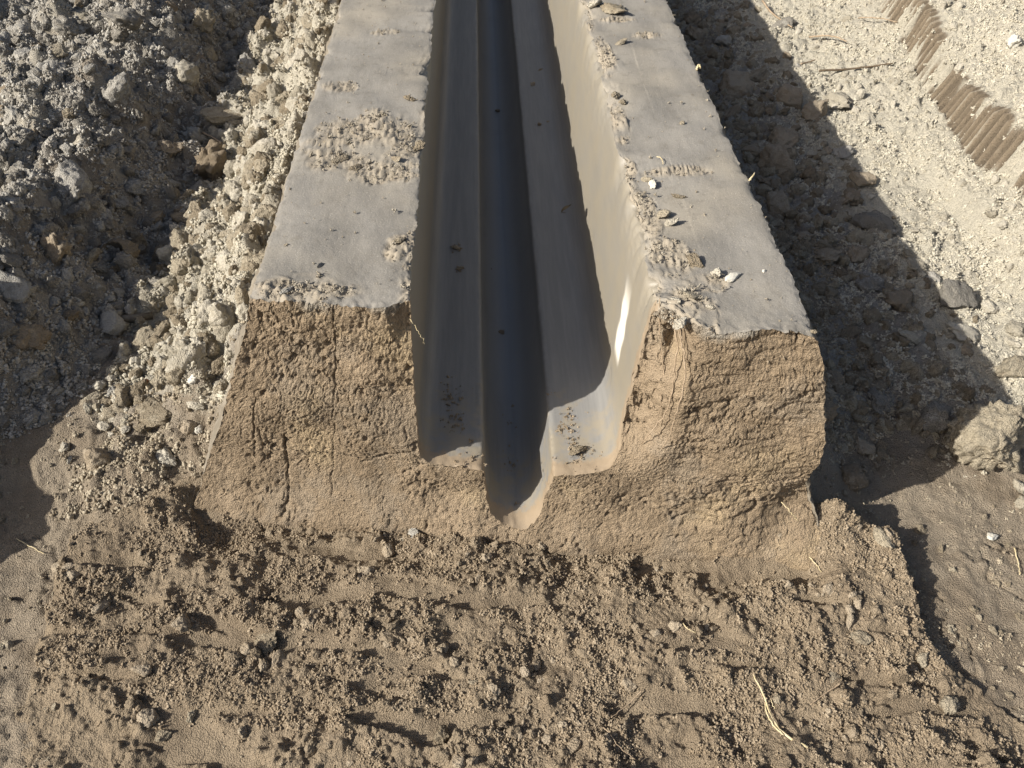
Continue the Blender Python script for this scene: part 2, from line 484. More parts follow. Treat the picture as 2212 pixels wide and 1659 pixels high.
link('loose_soil', ame, M_GROUND, kind='stuff', label='loose brown soil spread thickly across the front of the block', cat='soil')
print('apron', len(ame.polygons), round(time.time()-T0, 1))

# ------------------------------------------------------------------ the moulded channel block
def smooth_line(pts, n):
    p = np.array(pts, float)
    for _ in range(3):                                    # corner cutting keeps the ends
        q = np.empty((2*len(p), 2)); q[0] = p[0]; q[-1] = p[-1]
        q[1:-1:2] = 0.75*p[:-1]+0.25*p[1:]; q[2::2] = 0.25*p[:-1]+0.75*p[1:]
        p = q
    d = np.concatenate([[0], np.cumsum(np.linalg.norm(np.diff(p, axis=0), axis=1))])
    t = np.linspace(0, d[-1], n)
    return np.stack([np.interp(t, d, p[:, 0]), np.interp(t, d, p[:, 1])], 1)

TOP = 0.64
LP = smooth_line([(-.154, TOP), (-.157, .60), (-.163, .45), (-.168, .30), (-.169, .225), (-.160, .198), (-.135, .187), (-.09, .1845),
                  (-.060, .183), (-.036, .1815), (-.0265, .1795), (-.0235, .174), (-.0225, .16), (-.021, .12), (-.018, .07), (-.010, .03), (.015, .006), (.052, .0)], 170)
RP = smooth_line([(.318, TOP), (.312, .60), (.299, .45), (.290, .34), (.284, .275), (.276, .236), (.258, .212), (.228, .201), (.19, .1955),
                  (.155, .1925), (.142, .191), (.136, .1885), (.1335, .182), (.132, .16), (.126, .12), (.118, .075), (.100, .03), (.080, .008), (.052, .0)], 170)
OLz = np.array([-.12, .0, .097, .25, .411, .55, .64]); OLx = np.array([-.79, -.745, -.70, -.625, -.556, -.497, -.464])
ORz = np.array([-.12, .03, .194, .351, .522, .64]); ORx = np.array([.80, .765, .695, .690, .645, .604])
zz = np.linspace(-.12, TOP, 70)
OLp = np.stack([np.interp(zz, OLz, OLx), zz], 1)
ORp = np.stack([np.interp(zz, ORz, ORx), zz], 1)[::-1]
NL = 110
rimL = np.stack([np.linspace(OLp[-1, 0], LP[0, 0], NL), np.full(NL, TOP)], 1)
rimR = np.stack([np.linspace(RP[0, 0], ORp[0, 0], NL), np.full(NL, TOP)], 1)
chan = np.concatenate([LP, RP[::-1][1:]])
# segments share their end points
SEG = {'left_side': OLp, 'left_rim': rimL, 'channel': chan, 'right_rim': rimR, 'right_side': ORp}

def seg_dist(px, pz, pts):
    d = np.full(px.shape, 9.0)
    for (ax, az), (bx, bz) in zip(pts[:-1], pts[1:]):
        vx, vz = bx-ax, bz-az
        t = np.clip(((px-ax)*vx+(pz-az)*vz)/(vx*vx+vz*vz+1e-12), 0, 1)
        d = np.minimum(d, np.hypot(px-ax-t*vx, pz-az-t*vz))
    return d

def rim_rough(x, y):
    """crumbly patches on top, 0..1"""
    n = fbm(x, y, 16, 3, 80)
    n2 = pn(x*6, y*14, 81)
    v = np.zeros_like(x)
    def spot(cx, cy, rx, ry, k=1.0):
        nonlocal v
        d = ((x-cx)/rx)**2+((y-cy)/ry)**2
        v = np.maximum(v, k*S(1.25, 0.55, d+0.55*n))
    spot(-.30, 1.86, .15, .16); spot(-.22, 1.72, .09, .05); spot(-.36, 1.29, .10, .05); spot(-.19, 1.42, .035, .05)
    spot(-.40, 2.18, .05, .03); spot(-.30, 2.55, .05, .02)
    spot(.38, 1.19, .055, .08); spot(.37, 1.36, .05, .07); spot(.345, 1.52, .03, .10); spot(.34, 1.95, .025, .12)
    spot(.345, 2.35, .03, .14); spot(.45, 1.70, .09, .025); spot(.37, 2.85, .06, .05); spot(.42, 2.62, .06, .02)
    spot(.50, 2.50, .05, .018); spot(.43, 1.28, .05, .03); spot(.33, 1.72, .02, .06)
    v = np.maximum(v, S(0.035, 0.004, x-.318+0.012*n)*(x > .2)*S(-0.1, 0.3, pn(y*7, y*0+.7, 82)))
    v = np.maximum(v, S(0.03, 0.004, -.154-x+0.012*n)*(x < 0)*S(0.0, 0.35, pn(y*6, y*0+5.7, 83)))
    return v*S(-0.6, 0.1, n2+n*0.6+0.3)

SCORES = [([(722, 655), (726, 780), (720, 900), (718, 1060)], .0026, .006), ([(552, 860), (548, 930), (550, 985)], .0032, .008),
          ([(560, 930), (572, 1000), (590, 1060)], .0026, .006), ([(615, 945), (622, 1030), (632, 1095)], .0042, .010),
          ([(780, 1000), (840, 985), (895, 975)], .004, .013), ([(948, 1040), (945, 1090)], .003, .007),
          ([(640, 905), (700, 880), (760, 890), (830, 915)], .003, .007), ([(600, 770), (640, 800)], .004, .01)]
def face_pt(px, py):
    d = FW*1770+RT*(px-1106)-UP*(py-829.5)
    n = np.array([-CUT_B, 1.0, 0.0])
    k = (CUT_A-n@CAM)/(n@d)
    return CAM+d*k

def block_disp(P, t):
    """P: n x 3 points of the plain block, t: distance behind the cut face; returns displaced points"""
    x, y, z = P[:, 0], P[:, 1], P[:, 2]
    wf = np.exp(-t/0.022)
    dout = np.minimum(np.interp(z, OLz, OLx)*-1+x, np.interp(z, ORz, ORx)-x)      # distance inside the outer sides
    side = S(0.02, 0.0, dout)*(z < 0.63)
    top = S(0.012, 0.0, TOP-z)
    inch = 1-np.clip(np.maximum(side, np.maximum(top, wf)), 0, 1)
    n_lo = [pn3(P, 9, k) for k in (1, 2, 3)]
    n_md = [pn3(P, 32, k) for k in (4, 5, 6)]
    n_hi = [pn3(P, 85, k) for k in (7, 8, 9)]
    n_xh = pn3(P, 190, 10)
    D = np.zeros_like(P)
    rr = rim_rough(x, y)*top
    # sides: lumpy
    a = side*(1-wf)*S(0.0, 0.16, TOP-z)
    for k in range(3): D[:, k] += a*(0.020*n_lo[k]+0.008*n_md[k]+0.004*n_hi[k])
    # top: nearly flat with small scuffs and crumbly patches
    D[:, 2] += top*(0.007*n_lo[2]+0.0006*n_md[2]+0.0005*n_hi[2])
    Pw = np.stack([0.5*(x*.93+y*.37)+0.035*n_lo[0], 1.25*(y*.93-x*.37)+0.035*n_lo[1], z], 1)+0.012*np.stack(n_md, 1)
    tear = pn3(Pw, 23, 20)+0.6*pn3(Pw[:, [1, 0, 2]], 61, 21)
    D[:, 2] += rr*(0.001+0.009*tear+0.004*n_hi[2]+0.004*n_xh-0.012*np.maximum(0.1-np.abs(tear), 0)/0.1*0.5)
    D[:, 0] += top*0.004*n_lo[0]*S(0.03, 0, np.minimum(np.abs(x-.318), np.abs(x+.154)))
    # broken inner edges of the rims
    for xe, sg, sd in ((-.154, -1, 90), (.318, 1, 92)):
        de = np.hypot(np.maximum(sg*(x-xe), 0)*0.8, (TOP-z)*0.9)
        ch = S(0.05, 0.55, pn(y*5.0, y*0+sd, sd)+0.6*pn(y*17.0, y*0, sd+1)+(0.25 if sg > 0 else 0.0))
        if sg > 0: ch = np.maximum(ch, 1.5*np.exp(-((y-2.33)/0.10)**2))
        w = ch*np.exp(-de/0.030)*(np.abs(x-xe) < 0.12)*(z > 0.45)
        D[:, 0] += sg*w*(0.016+0.008*n_md[0]+0.006*n_hi[0])
        D[:, 2] -= w*(0.014+0.008*n_hi[2])
        e2 = np.exp(-de/0.008)*(np.abs(x-xe) < 0.05)*(z > 0.55)
        D[:, 0] += sg*e2*(0.003+0.004*n_hi[0]+0.003*n_xh)
        D[:, 2] -= e2*(0.003+0.003*n_hi[1])
    for xo, sg in ((-.464, -1), (.604, 1)):
        de = np.hypot(x-xo, TOP-z)
        e4 = np.exp(-de/0.010)*(np.abs(x-xo) < 0.06)*(z > 0.55)
        nk = 0.5*S(0.1, 0.6, pn(y*11, y*0+xo*9, 97)+0.5*n_md[0])
        D[:, 0] -= sg*e4*(0.004*n_hi[0]+0.003*n_xh+0.009*nk)
        D[:, 2] -= e4*(0.002+0.004*np.abs(n_hi[2])+0.009*nk)
    # channel: faint drag waves only
    D[:, 0] += inch*0.0016*n_lo[0]*0.8
    D[:, 2] += inch*0.0010*n_lo[2]
    # ragged arrises of the slot
    for sx, szz in ((-.03, .178), (.136, .187)):
        e3 = np.exp(-np.hypot(x-sx, z-szz)/0.006)*(1-top)*(1-wf)
        D[:, 0] += e3*0.0045*(n_hi[0]+n_xh)*S(-.2, .4, pn(y*6, y*0+sx*40, 95)); D[:, 2] += e3*0.004*n_hi[2]
    # cut face
    pit = np.maximum(n_md[1]-0.18, 0)
    rough = 0.22+0.78*S(-0.15, 0.45, pn3(P, 6, 12)+0.35*n_md[2])
    right = S(0.36, 0.42, x)
    D[:, 1] += wf*(0.016*n_lo[1]+(rough*(0.0030*n_md[1]+0.0030*n_hi[1])+0.0030*n_xh)+0.022*np.maximum(n_md[1]+0.7*n_hi[1]-0.45, 0)*rough)
    crk = S(0.055, 0.0, np.abs(n_md[0]+0.5*n_hi[2]))*S(0.0, 0.3, n_lo[2]+0.2)
    D[:, 1] += wf*0.006*crk
    lay = pn3(P*np.array([1.0, 1.0, 3.2], np.float32), 26, 14)
    D[:, 1] += wf*right*0.005*lay
    D[:, 0] += wf*(0.0045*n_md[0]+0.003*n_hi[0]); D[:, 2] += wf*(0.0045*n_md[2]+0.003*n_hi[2])
    near = t < 0.2
    g = np.zeros(len(x))
    for pts, w, dep in SCORES:
        q = [face_pt(*p) for p in pts]
        q = [(a_[0], a_[2]) for a_ in q]
        dd = seg_dist(x[near]+0.004*n_hi[0][near], z[near], q)
        g[near] = np.maximum(g[near], dep*S(w*0.8, w*0.2, dd)*S(-0.5, 0.1, n_md[1][near]+0.2))
    D[:, 1] += 0.7*g*np.exp(-t/0.012)
    # broken-away inner corner of the right wall with a hollow behind the roots
    b = S(0.39, 0.30, x)*(x > .2)*S(0.20, 0.36, z+0.05*n_lo[2])
    D[:, 1] += (0.065*b*(1+0.2*n_lo[0]))*np.exp(-t/0.16)+wf*b*(0.014*n_md[2]+0.010*n_hi[2])
    hx, _, hz = face_pt(1468, 765)
    D[:, 1] += 0.055*np.exp(-(((x-hx)/.018)**2+((z-hz)/.055)**2))*np.exp(-t/0.06)
    b2 = S(-.21, -.155, x)*(x < 0)*S(0.50, 0.60, z)
    D[:, 1] += 0.03*b2*np.exp(-t/0.08)
    # foot of the cut flares into the loose soil
    D[:, 1] -= wf*0.05*S(0.14, -0.05, z)**2
    # lower right corner is bitten away
    D[:, 1] += wf*0.05*S(.60, .70, x)*S(.30, .12, z)*S(-0.05, .1, z)
    return P+D

ts, st_ = [0.0], 0.004
while ts[-1] < 8.0:
    ts.append(ts[-1]+st_)
    st_ = min(st_*1.012, 0.012) if ts[-1] < 2.6 else st_*1.12
ts = np.array(ts)

block = empty('clay_channel_block', (0, 1.2, 0), 'long grey clay block with a stepped channel down its middle and a cut brown end', 'channel')
BLOCK_INV = Matrix.Translation((0, -1.2, 0))
def block_part(name, prof, mat):
    n = len(prof)
    X = np.repeat(prof[None, :, 0], len(ts), 0); Z = np.repeat(prof[None, :, 1], len(ts), 0)
    Y = ycut(X)+ts[:, None]
    T = np.repeat(ts[:, None], n, 1).ravel()
    P = np.stack([X.ravel(), Y.ravel(), Z.ravel()], 1)
    Q = block_disp(P, T)
    me = mesh_np(name, Q-np.array([0, 1.2, 0]), grid_faces(len(ts), n))
    if 'rim' in name: attr(me, 'rough', rim_rough(P[:, 0], P[:, 1]))
    if name == 'channel':
        attr(me, 'front', S(0.45, 0.0, T))
        # bright highlight on the right wall, painted into its colour
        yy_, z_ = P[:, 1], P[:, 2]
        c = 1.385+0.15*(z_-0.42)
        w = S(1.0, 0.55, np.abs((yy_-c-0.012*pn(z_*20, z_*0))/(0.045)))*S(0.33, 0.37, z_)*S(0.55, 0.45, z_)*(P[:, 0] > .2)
        attr(me, 'painted_glint', w)
        attr(me, 'slot', S(0.165, 0.12, z_)*S(0.1, 0.5, T))
        attr(me, 'lip', S(0.075, 0.0, T))
        attr(me, 'wall', S(0.22, 0.30, z_+0.02*pn(yy_*9, z_*9, 61)))
    return link(name, me, mat, block)

block_part('outer_side', SEG['left_side'], M_SIDE)
o = block_part('rim', SEG['left_rim'], M_RIM)
o['label'] = 'flat grey top of the wall left of the channel'
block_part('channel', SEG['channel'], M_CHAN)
o = block_part('rim', SEG['right_rim'], M_RIM)
o['label'] = 'flat grey top of the wall right of the channel, crumbly along its inner edge'
block_part('outer_side', SEG['right_side'], M_SIDE)

def front_patch(prof, outx, outz, sgn, nc=230):
    low = np.stack([np.full(24, prof[-1, 0]), np.linspace(0, -.12, 25)[1:]], 1)
    rows = np.concatenate([prof, low])
    ox = np.interp(rows[:, 1], outz, outx)
    u = np.linspace(0, 1, nc)
    X = ox[:, None]+(rows[:, 0]-ox)[:, None]*u[None]
    Z = np.repeat(rows[:, 1][:, None], nc, 1)
    P = np.stack([X.ravel(), ycut(X).ravel(), Z.ravel()], 1)
    Q = block_disp(P, np.zeros(len(P)))
    F = grid_faces(len(rows), nc)
    if sgn < 0: F = F[:, ::-1]
    return P, Q, F
P1, Q1, F1 = front_patch(LP, OLx, OLz, -1)
P2, Q2, F2 = front_patch(RP, ORx, ORz, 1)
P_, Q_ = np.concatenate([P1, P2]), np.concatenate([Q1, Q2])
fme = mesh_np('front_face', Q_-np.array([0, 1.2, 0]), np.concatenate([F1, F2+len(P1)]))
gre = 0.9*S(0.035, 0.0, TOP-P_[:, 2]+0.02*pn3(P_, 30, 3))*S(-.1, .3, pn3(P_, 9, 4))
gre = np.maximum(gre, S(0.15, 0.5, pn3(P_, 6, 15)+0.4*pn3(P_, 40, 16))*0.18)
attr(fme, 'grey', gre)
o = link('front_face', fme, M_FRONT, block)
o['label'] = 'rough brown cut end face with pits and scored lines'
print('block', round(time.time()-T0, 1))
# ------------------------------------------------------------------ clods
def clod_mesh(name, seed, sub, mat, cuts=7, lump=0.16, stretch=(1, 1, 0.8)):
    r = np.random.default_rng(1000+seed)
    bm = bmesh.new(); bmesh.ops.create_icosphere(bm, subdivisions=sub, radius=1.0)
    bm.verts.ensure_lookup_table()
    V = np.array([v.co[:] for v in bm.verts], np.float32)
    F = np.array([[v.index for v in f.verts] for f in bm.faces], np.int32); bm.free()
    for _ in range(cuts):                                  # broken facets
        n = r.normal(size=3); n /= np.linalg.norm(n)
        c = r.uniform(0.52, 0.88)
        d = V@n-c
        V = V-np.where(d > 0, d*0.88, 0)[:, None]*n[None].astype(np.float32)
    q = V+r.uniform(0, 40, 3).astype(np.float32)
    d = lump*pn3(q, 1.3, 1)+lump*0.55*pn3(q, 3.1, 2)+lump*0.45*np.abs(pn3(q, 6.0, 3))
    if sub >= 3: d = d+lump*0.45*np.abs(pn3(q, 10.0, 4))+lump*0.22*pn3(q, 16.0, 6)
    if sub >= 4: d = d+lump*0.30*np.abs(pn3(q, 22.0, 5))
    if sub >= 3: d = d+lump*(0.85*domes3(q, 3.6, seed)+0.75*domes3(q, 7.5, seed+3))
    if sub >= 4: d = d+lump*0.42*domes3(q, 15, seed+5)
    if sub >= 5: d = d+lump*0.22*domes3(q, 30, seed+7)+lump*0.5*np.maximum(pn3(q, 2.2, 8), 0)
    V = V*(1+d-0.9*lump)[:, None]*np.array(stretch, np.float32)
    me = mesh_np(name, V, F); me.materials.append(mat)
    return me

def domes3(q, f, seed):
    g = q*f; i = np.floor(g).astype(np.int32); out = np.zeros(len(q), np.float32)
    for dx in (-1, 0, 1):
        for dy in (-1, 0, 1):
            for dz in (-1, 0, 1):
                c = i+np.array([dx, dy, dz])
                h = PERM2[PERM2[PERM2[(c[:, 0]+seed) & 255]+(c[:, 1] & 255)]+(c[:, 2] & 255)]
                jit = np.stack([RND[h], RND[PERM2[h]], RND[PERM2[PERM2[h]]]], 1)
                r = 0.25+0.45*RND[(h+77) & 255]
                np.maximum(out, np.sqrt(np.maximum(r*r-((g-c-jit)**2).sum(1), 0)), out=out)
    return out

def crumb_cluster(name, seed, mat):
    r = np.random.default_rng(500+seed)
    Vs, Fs, n0 = [], [], 0
    for k in range(9):
        rad = 0.62 if k == 0 else r.uniform(.18, .46)
        c = np.zeros(3) if k == 0 else r.normal(size=3)
        if k: c = c/np.linalg.norm(c)*r.uniform(.45, .80)
        me = clod_mesh('tmp', 700+seed*10+k, 2, mat, 3, 0.34, r.uniform(.75, 1.2, 3))
        V = np.empty(len(me.vertices)*3, np.float32); me.vertices.foreach_get('co', V)
        F = np.empty(len(me.polygons)*3, np.int32); me.polygons.foreach_get('vertices', F)
        bpy.data.meshes.remove(me)
        Vs.append(V.reshape(-1, 3)*rad+c); Fs.append(F.reshape(-1, 3)+n0); n0 += len(Vs[-1])
    me = mesh_np(name, np.concatenate(Vs), np.concatenate(Fs)); me.materials.append(mat)
    return me

MATS = {'grey': M_GREY, 'pale': M_PALE, 'brown': M_BROWN, 'tan': M_TAN, 'white': M_WHITE, 'red': M_RED}
_cache = {}
def clod_of(kind, var, big):
    var = var % 14; key = (kind, var)
    if key not in _cache:
        st = [(1, .85, .8), (1.1, .9, .7), (.9, 1, .9), (1.2, .85, .65), (1, 1, .75), (.95, .8, 1)][var % 6]
        _cache[key] = clod_mesh('clod', var, 4, MATS[kind], 6+var % 5, 0.17+0.04*(var % 4), st)
    return _cache[key]

def ray(px, py):
    return FW*1770+RT*(px-1106)-UP*(py-829.5)
def on_z(px, py, z):
    d = ray(px, py); return CAM+d*((z-CAM[2])/d[2])
def spot(px, py, z=None):
    """point of the terrain (or of a level surface) seen towards px, py"""
    if z is not None: return on_z(px, py, z)
    zc = 0.0
    for _ in range(14):
        p = on_z(px, py, zc)
        zc = 0.5*zc+0.5*float(macro(np.array([p[0]]), np.array([p[1]]))[0])
    p[2] = zc
    return p
def px_size(p): return float((p-CAM)@FW)/1770

def put_clod(p, r, kind, var, label, group=None, name='soil_clod', cat='clod', big=False, sc=(1, 1, 1), rot=None, sink=0.35):
    o = bpy.data.objects.new(name, clod_of(kind, var, big))
    COL.objects.link(o)
    o.location = (p[0], p[1], p[2]+r*sink*sc[2])
    o.scale = (r*sc[0], r*sc[1], r*sc[2])
    o.rotation_euler = rot if rot is not None else (R.uniform(-.5, .5), R.uniform(-.5, .5), R.uniform(0, 6.3))
    o['label'] = label; o['category'] = cat
    if group: o['group'] = group
    return o

# px, py, radius in px, soil, squeeze, label   (label None: one of the alike clods of its area)
HAND = [
 (185, 50, 24, 'pale', (1, 1, 1), 'smooth pale round clod on the crest of the left bank'),
 (282, 42, 22, 'grey', (1.1, 1, .6), 'flat grey slab clod below the round pale one on the left bank'),
 (440, 66, 31, 'tan', (1, 1, 1), 'tan crumbly clod with sunlit top near the upper end of the left rubble'),
 (545, 63, 23, 'grey', (1, 1, .9), 'grey clod right of the tan one near the top of the left rubble'),
 (577, 118, 11, 'pale', (1, .7, 1.2), 'small pale upright clod beside the sunlit rubble strip'),
 (233, 163, 22, 'grey', (1.2, .8, .8), None), (138, 322, 23, 'grey', (1, 1, .9), 'light grey rounded clod low on the shaded left bank'),
 (210, 248, 19, 'grey', (.8, .8, 1.2), None), (277, 250, 37, 'grey', (1.1, 1, .8), 'broad grey lump in the middle of the shaded rubble'),
 (490, 255, 35, 'tan', (1.2, .8, .6), 'sunlit tan oval clod beside the lit strip'),
 (370, 333, 30, 'brown', (1, 1, .9), 'dark brown clod up-left of the big brown sunlit clod'),
 (463, 369, 44, 'brown', (1.1, .9, .85), 'big brown clod lit on its left side beside the pale strip'),
 (165, 410, 46, 'grey', (1.1, .9, .9), 'large crumbly grey clod with sunlit peak in the left shade'),
 (200, 475, 23, 'grey', (1, 1, 1), 'grey clod with lit tip just below the large crumbly one'), (100, 488, 29, 'grey', (1, .9, .8), 'crumbly clod with lit top above the dark upright slab of clay'),
 (337, 475, 23, 'brown', (1.1, .8, .8), 'dark flat-sided clod touching a smooth pale stone in the shade'), (368, 490, 15, 'pale', (1.1, .7, .7), 'smooth pale stone-like clod leaning on a dark flat-sided clod'),
 (300, 525, 24, 'tan', (.8, .7, 1.2), 'upright tan clod with lit top behind the bowl-shaped clod'), (397, 467, 11, 'grey', (1, 1, 1), None),
 (503, 300, 16, 'pale', (1, .8, 1), None), (27, 207, 27, 'brown', (1.2, 1, .7), 'dark brown lump at the left edge below the sunlit crest'),
 (592, 303, 34, 'pale', (1.2, 1, .8), 'pale lump bulging from the sunlit strip against the block'),
 (29, 578, 27, 'grey', (1, 1, 1), 'rounded grey clod at the left edge above a larger one'), (26, 634, 42, 'grey', (1, 1, .8), 'large sunlit-topped clod at the left picture edge'),
 (58, 544, 19, 'tan', (1, 1, .8), None), (131, 562, 38, 'brown', (.8, .8, 1.1), 'dark upright slab of clay left of the long tan lump'),
 (202, 565, 24, 'tan', (.6, 1.3, .8), 'long tan sunlit lump beside the bowl-shaped clod'),
 (360, 529, 15, 'grey', (1, 1, .9), None), (411, 514, 10, 'pale', (1, 1, 1), None), (413, 548, 20, 'grey', (1.1, .9, .8), None),
 (66, 738, 40, 'brown', (1.2, .9, .8), 'large brown clod with lit tip low on the left'), (146, 690, 22, 'brown', (1.1, .8, .8), 'brown wedge clod with lit corner on the smooth left floor'),
 (316, 750, 34, 'tan', (1, .9, 1), 'pyramid-shaped tan clod below the steel rod'), (304, 706, 13, 'tan', (1, 1, 1.2), 'small tan clod leaning on the steel rod'),
 (370, 728, 9, 'tan', (1, 1, 1), None), (339, 718, 8, 'pale', (1, 1, 1), None),
 (222, 1003, 36, 'brown', (1, .9, 1), 'rounded brown lump with black shadow at the corner of the loose soil'),
 (200, 866, 15, 'tan', (1.2, 1, .8), None), (233, 880, 14, 'tan', (1, 1, .8), None), (248, 858, 16, 'grey', (1, 1, 1), None),
 (267, 800, 16, 'tan', (1.3, .8, .8), None), (400, 800, 34, 'pale', (1.1, 1, .7), 'pale lump wedged against the lower left flank of the block'),
 (470, 690, 40, 'pale', (.55, 1.0, 1.0), 'smooth pale wedge of clay leaning against the left flank of the block'),
 (345, 900, 36, 'tan', (1.2, 1, .7), 'broad tan lump in the sunlit rubble left of the cut end'),
 (415, 930, 20, 'brown', (1, 1, .8), None), (310, 925, 18, 'tan', (1, 1, .9), None),
 # right
 (2118, 985, 82, 'tan', (1.0, .95, 1.0), 'boulder-sized tan clod half in sun right of the cut end'),
 (2015, 918, 36, 'grey', (1.1, 1, .9), 'grey clod in shade next to the boulder-sized clod'), (1915, 928, 17, 'tan', (.9, .9, 1.1), 'small upright clod in the shade beside the scraped face'),
 (1898, 878, 30, 'grey', (1, 1, .8), None), (2055, 655, 46, 'grey', (1.1, .9, .8), 'broad grey clod on the shadow edge of the right bank'),
 (1942, 655, 38, 'brown', (1.1, .9, .8), 'brown flat-topped clod in the right shade'), (1875, 620, 30, 'grey', (1, 1, .8), None), (1852, 695, 12, 'pale', (1, 1, 1), None),
 (1968, 735, 26, 'pale', (1.4, .9, .5), 'flat pale clod in the right shade'), (2078, 722, 32, 'pale', (1.2, 1, .6), 'broad pale clod near the shadow edge on the right'),
 (2135, 668, 20, 'pale', (1, 1, .9), 'sunlit pale clod just past the shadow edge on the right'), (2192, 716, 22, 'pale', (1, 1, .9), 'sunlit pale clod at the right picture edge above the boulder'),
 (2178, 812, 38, 'tan', (1.2, .9, .7), 'tan oval clod above the boulder-sized one at the right'), (1975, 583, 27, 'pale', (1, 1, .8), None),
 (1588, 203, 42, 'brown', (1.1, 1, .8), 'big dark clod beside the right flank near the top of the shade'), (1708, 222, 32, 'brown', (1.1, 1, .7), None),
 (1755, 255, 34, 'brown', (1, 1, .8), 'dark clod cracked away from the sunlit slab above the shade'), (1802, 228, 32, 'pale', (1.1, .8, .7), 'smooth slab clod split by the shadow edge high on the right'),
 (1672, 362, 42, 'brown', (1.2, .9, .7), 'dark flat clod in the middle of the right shade'), (1622, 332, 23, 'brown', (1, 1, .8), None), (1688, 312, 32, 'brown', (1.1, .9, .8), None),
 (1835, 435, 32, 'brown', (1.4, .8, .5), 'long flat brown clod across the right shade'), (1862, 394, 27, 'brown', (1, 1, .8), None),
 (1885, 500, 38, 'grey', (1.1, .9, .8), 'lumpy grey clod left of two pale pebbles in the right shade'), (1678, 452, 34, 'brown', (1, 1, .8), None),
 (1505, 82, 29, 'brown', (1, 1, .8), None), (1498, 50, 20, 'brown', (1, 1, .8), None), (1780, 560, 30, 'brown', (1.1, 1, .7), None), (1800, 830, 26, 'brown', (1, 1, .8), None),
 (1840, 1040, 34, 'brown', (1, 1, .8), 'soft dark lump beside the lower right corner of the cut end'), (1860, 970, 26, 'brown', (1, 1, .8), None),
 # loose soil in front
 (957, 1592, 19, 'tan', (1, 1, .9), 'rounded crumbly lump in the foreground soil, upper of two'), (955, 1640, 22, 'brown', (1, 1, .9), 'rounded crumbly lump at the bottom edge, lower of two'),
 (835, 1380, 20, 'brown', (1, 1, .9), 'crumbly lump by a dark hollow in the foreground soil'), (575, 1390, 30, 'tan', (.9, 1.1, .6), 'low tan hump left of a deep dark hollow in the foreground'),
 (670, 1352, 16, 'brown', (1, 1, .9), None), (650, 1330, 15, 'brown', (1, 1, .9), None), (750, 1334, 15, 'brown', (1, 1, .9), None),
 (127, 1228, 17, 'brown', (1, 1, .9), None), (165, 1247, 16, 'brown', (1, 1, .9), None), (395, 1348, 22, 'brown', (1.3, 1, .8), None),
 (1458, 1357, 15, 'brown', (1, 1, .9), None), (1796, 1474, 17, 'tan', (1.2, 1, .6), None), (2046, 1527, 21, 'tan', (1.2, 1, .8), 'smooth tan clod right of the loose soil near the bottom right'),
 (1991, 1427, 16, 'tan', (1, 1, .9), None), (1856, 1380, 18, 'tan', (1.2, 1, .7), None), (1678, 1512, 11, 'tan', (1, 1, .9), None), (1262, 1415, 14, 'brown', (1, 1, .9), None),
 (1905, 1170, 22, 'tan', (1.2, 1, .8), 'crumbly knob at the upper right corner of the loose soil'), (1960, 1240, 16, 'tan', (1, 1, .9), None), (1400, 1160, 14, 'brown', (1, 1, .9), None),
 (1065, 1500, 16, 'brown', (1, 1, .8), None), (1030, 1478, 13, 'tan', (1.5, .6, .6), None), (1160, 1440, 13, 'brown', (1, 1, .9), None), (1550, 1300, 12, 'brown', (1, 1, .9), None),
]
AREA = {
 'left': ('grey or brown clod lying loose in the shaded rubble left of the block', 'loose clods in the left shade'),
 'strip': ('pale dry clod in the sunlit strip of rubble along the left flank', 'clods of the sunlit rubble strip'),
 'right': ('clod lying in the shadow strip along the right flank of the block', 'clods in the shadow on the right'),
 'front': ('brown clod half sunk in the loose soil in front of the block', 'clods in the foreground soil'),
}
COLOUR = {'grey': 'grey', 'brown': 'dark brown', 'tan': 'tan', 'pale': 'pale'}
def area_label(area, p, r, kind):
    v = np.array(p)-CAM; d = v@FW
    u, w = 1106+1770*(v@RT)/d, 829.5-1770*(v@UP)/d
    size = 'small' if r*1770/d < 14 else 'medium' if r*1770/d < 22 else 'large'
    if area == 'front':
        row = 'at the bottom edge' if w > 1480 else 'mid-foreground' if w > 1300 else 'close below the cut end'
        col = 'on the left' if u < 700 else 'in the middle' if u < 1450 else 'on the right'
        return f'{size} {COLOUR[kind]} clod in the loose soil, {row}, {col}'
    if area == 'left':
        row = 'near the top edge' if w < 170 else 'beside the torn wall-top patch' if w < 400 else 'beside the wall-top end' if w < 640 else 'beside the cut face'
        xl = -1.30
        col = 'by the bank' if p[0] < xl else 'midway' if p[0] < -1.14 else 'by the sunlit strip'
        return f'{size} {COLOUR[kind]} clod in left rubble {col}, {row}'
    row = 'near the top edge' if w < 150 else 'far back' if w < 320 else 'midway' if w < 520 else 'near its front' if w < 760 else 'beside the cut end'
    if area == 'strip':
        col = 'against the block' if p[0] > -0.80 else 'on its outer side'
        return f'{size} {COLOUR[kind]} clod in the sunlit left strip, {col}, {row}'
    col = 'next to the block' if p[0] < 1.12 else 'mid-shadow' if p[0] < 1.32 else 'by the shadow edge'
    return f'{size} {COLOUR[kind]} clod in the right shadow, {col}, {row}'
placed = []
for i, (px, py, r, kind, sc, lab) in enumerate(HAND):
    p = spot(px, py); rw = r*px_size(p)*1.10
    p[2] = p[2]+0.55*max(float(hgt(p[:1], p[1:2])[0])-p[2], 0)
    area = 'front' if p[1] < 1.28 else 'right' if p[0] > 0 else 'strip' if p[0] > -1.05 else 'left'
    grp = None if lab else AREA[area][1]
    put_clod(p, rw, kind, i, lab or area_label(area, p, rw, kind), grp, big=r > 18, sc=sc)
    placed.append((p[0], p[1], rw))

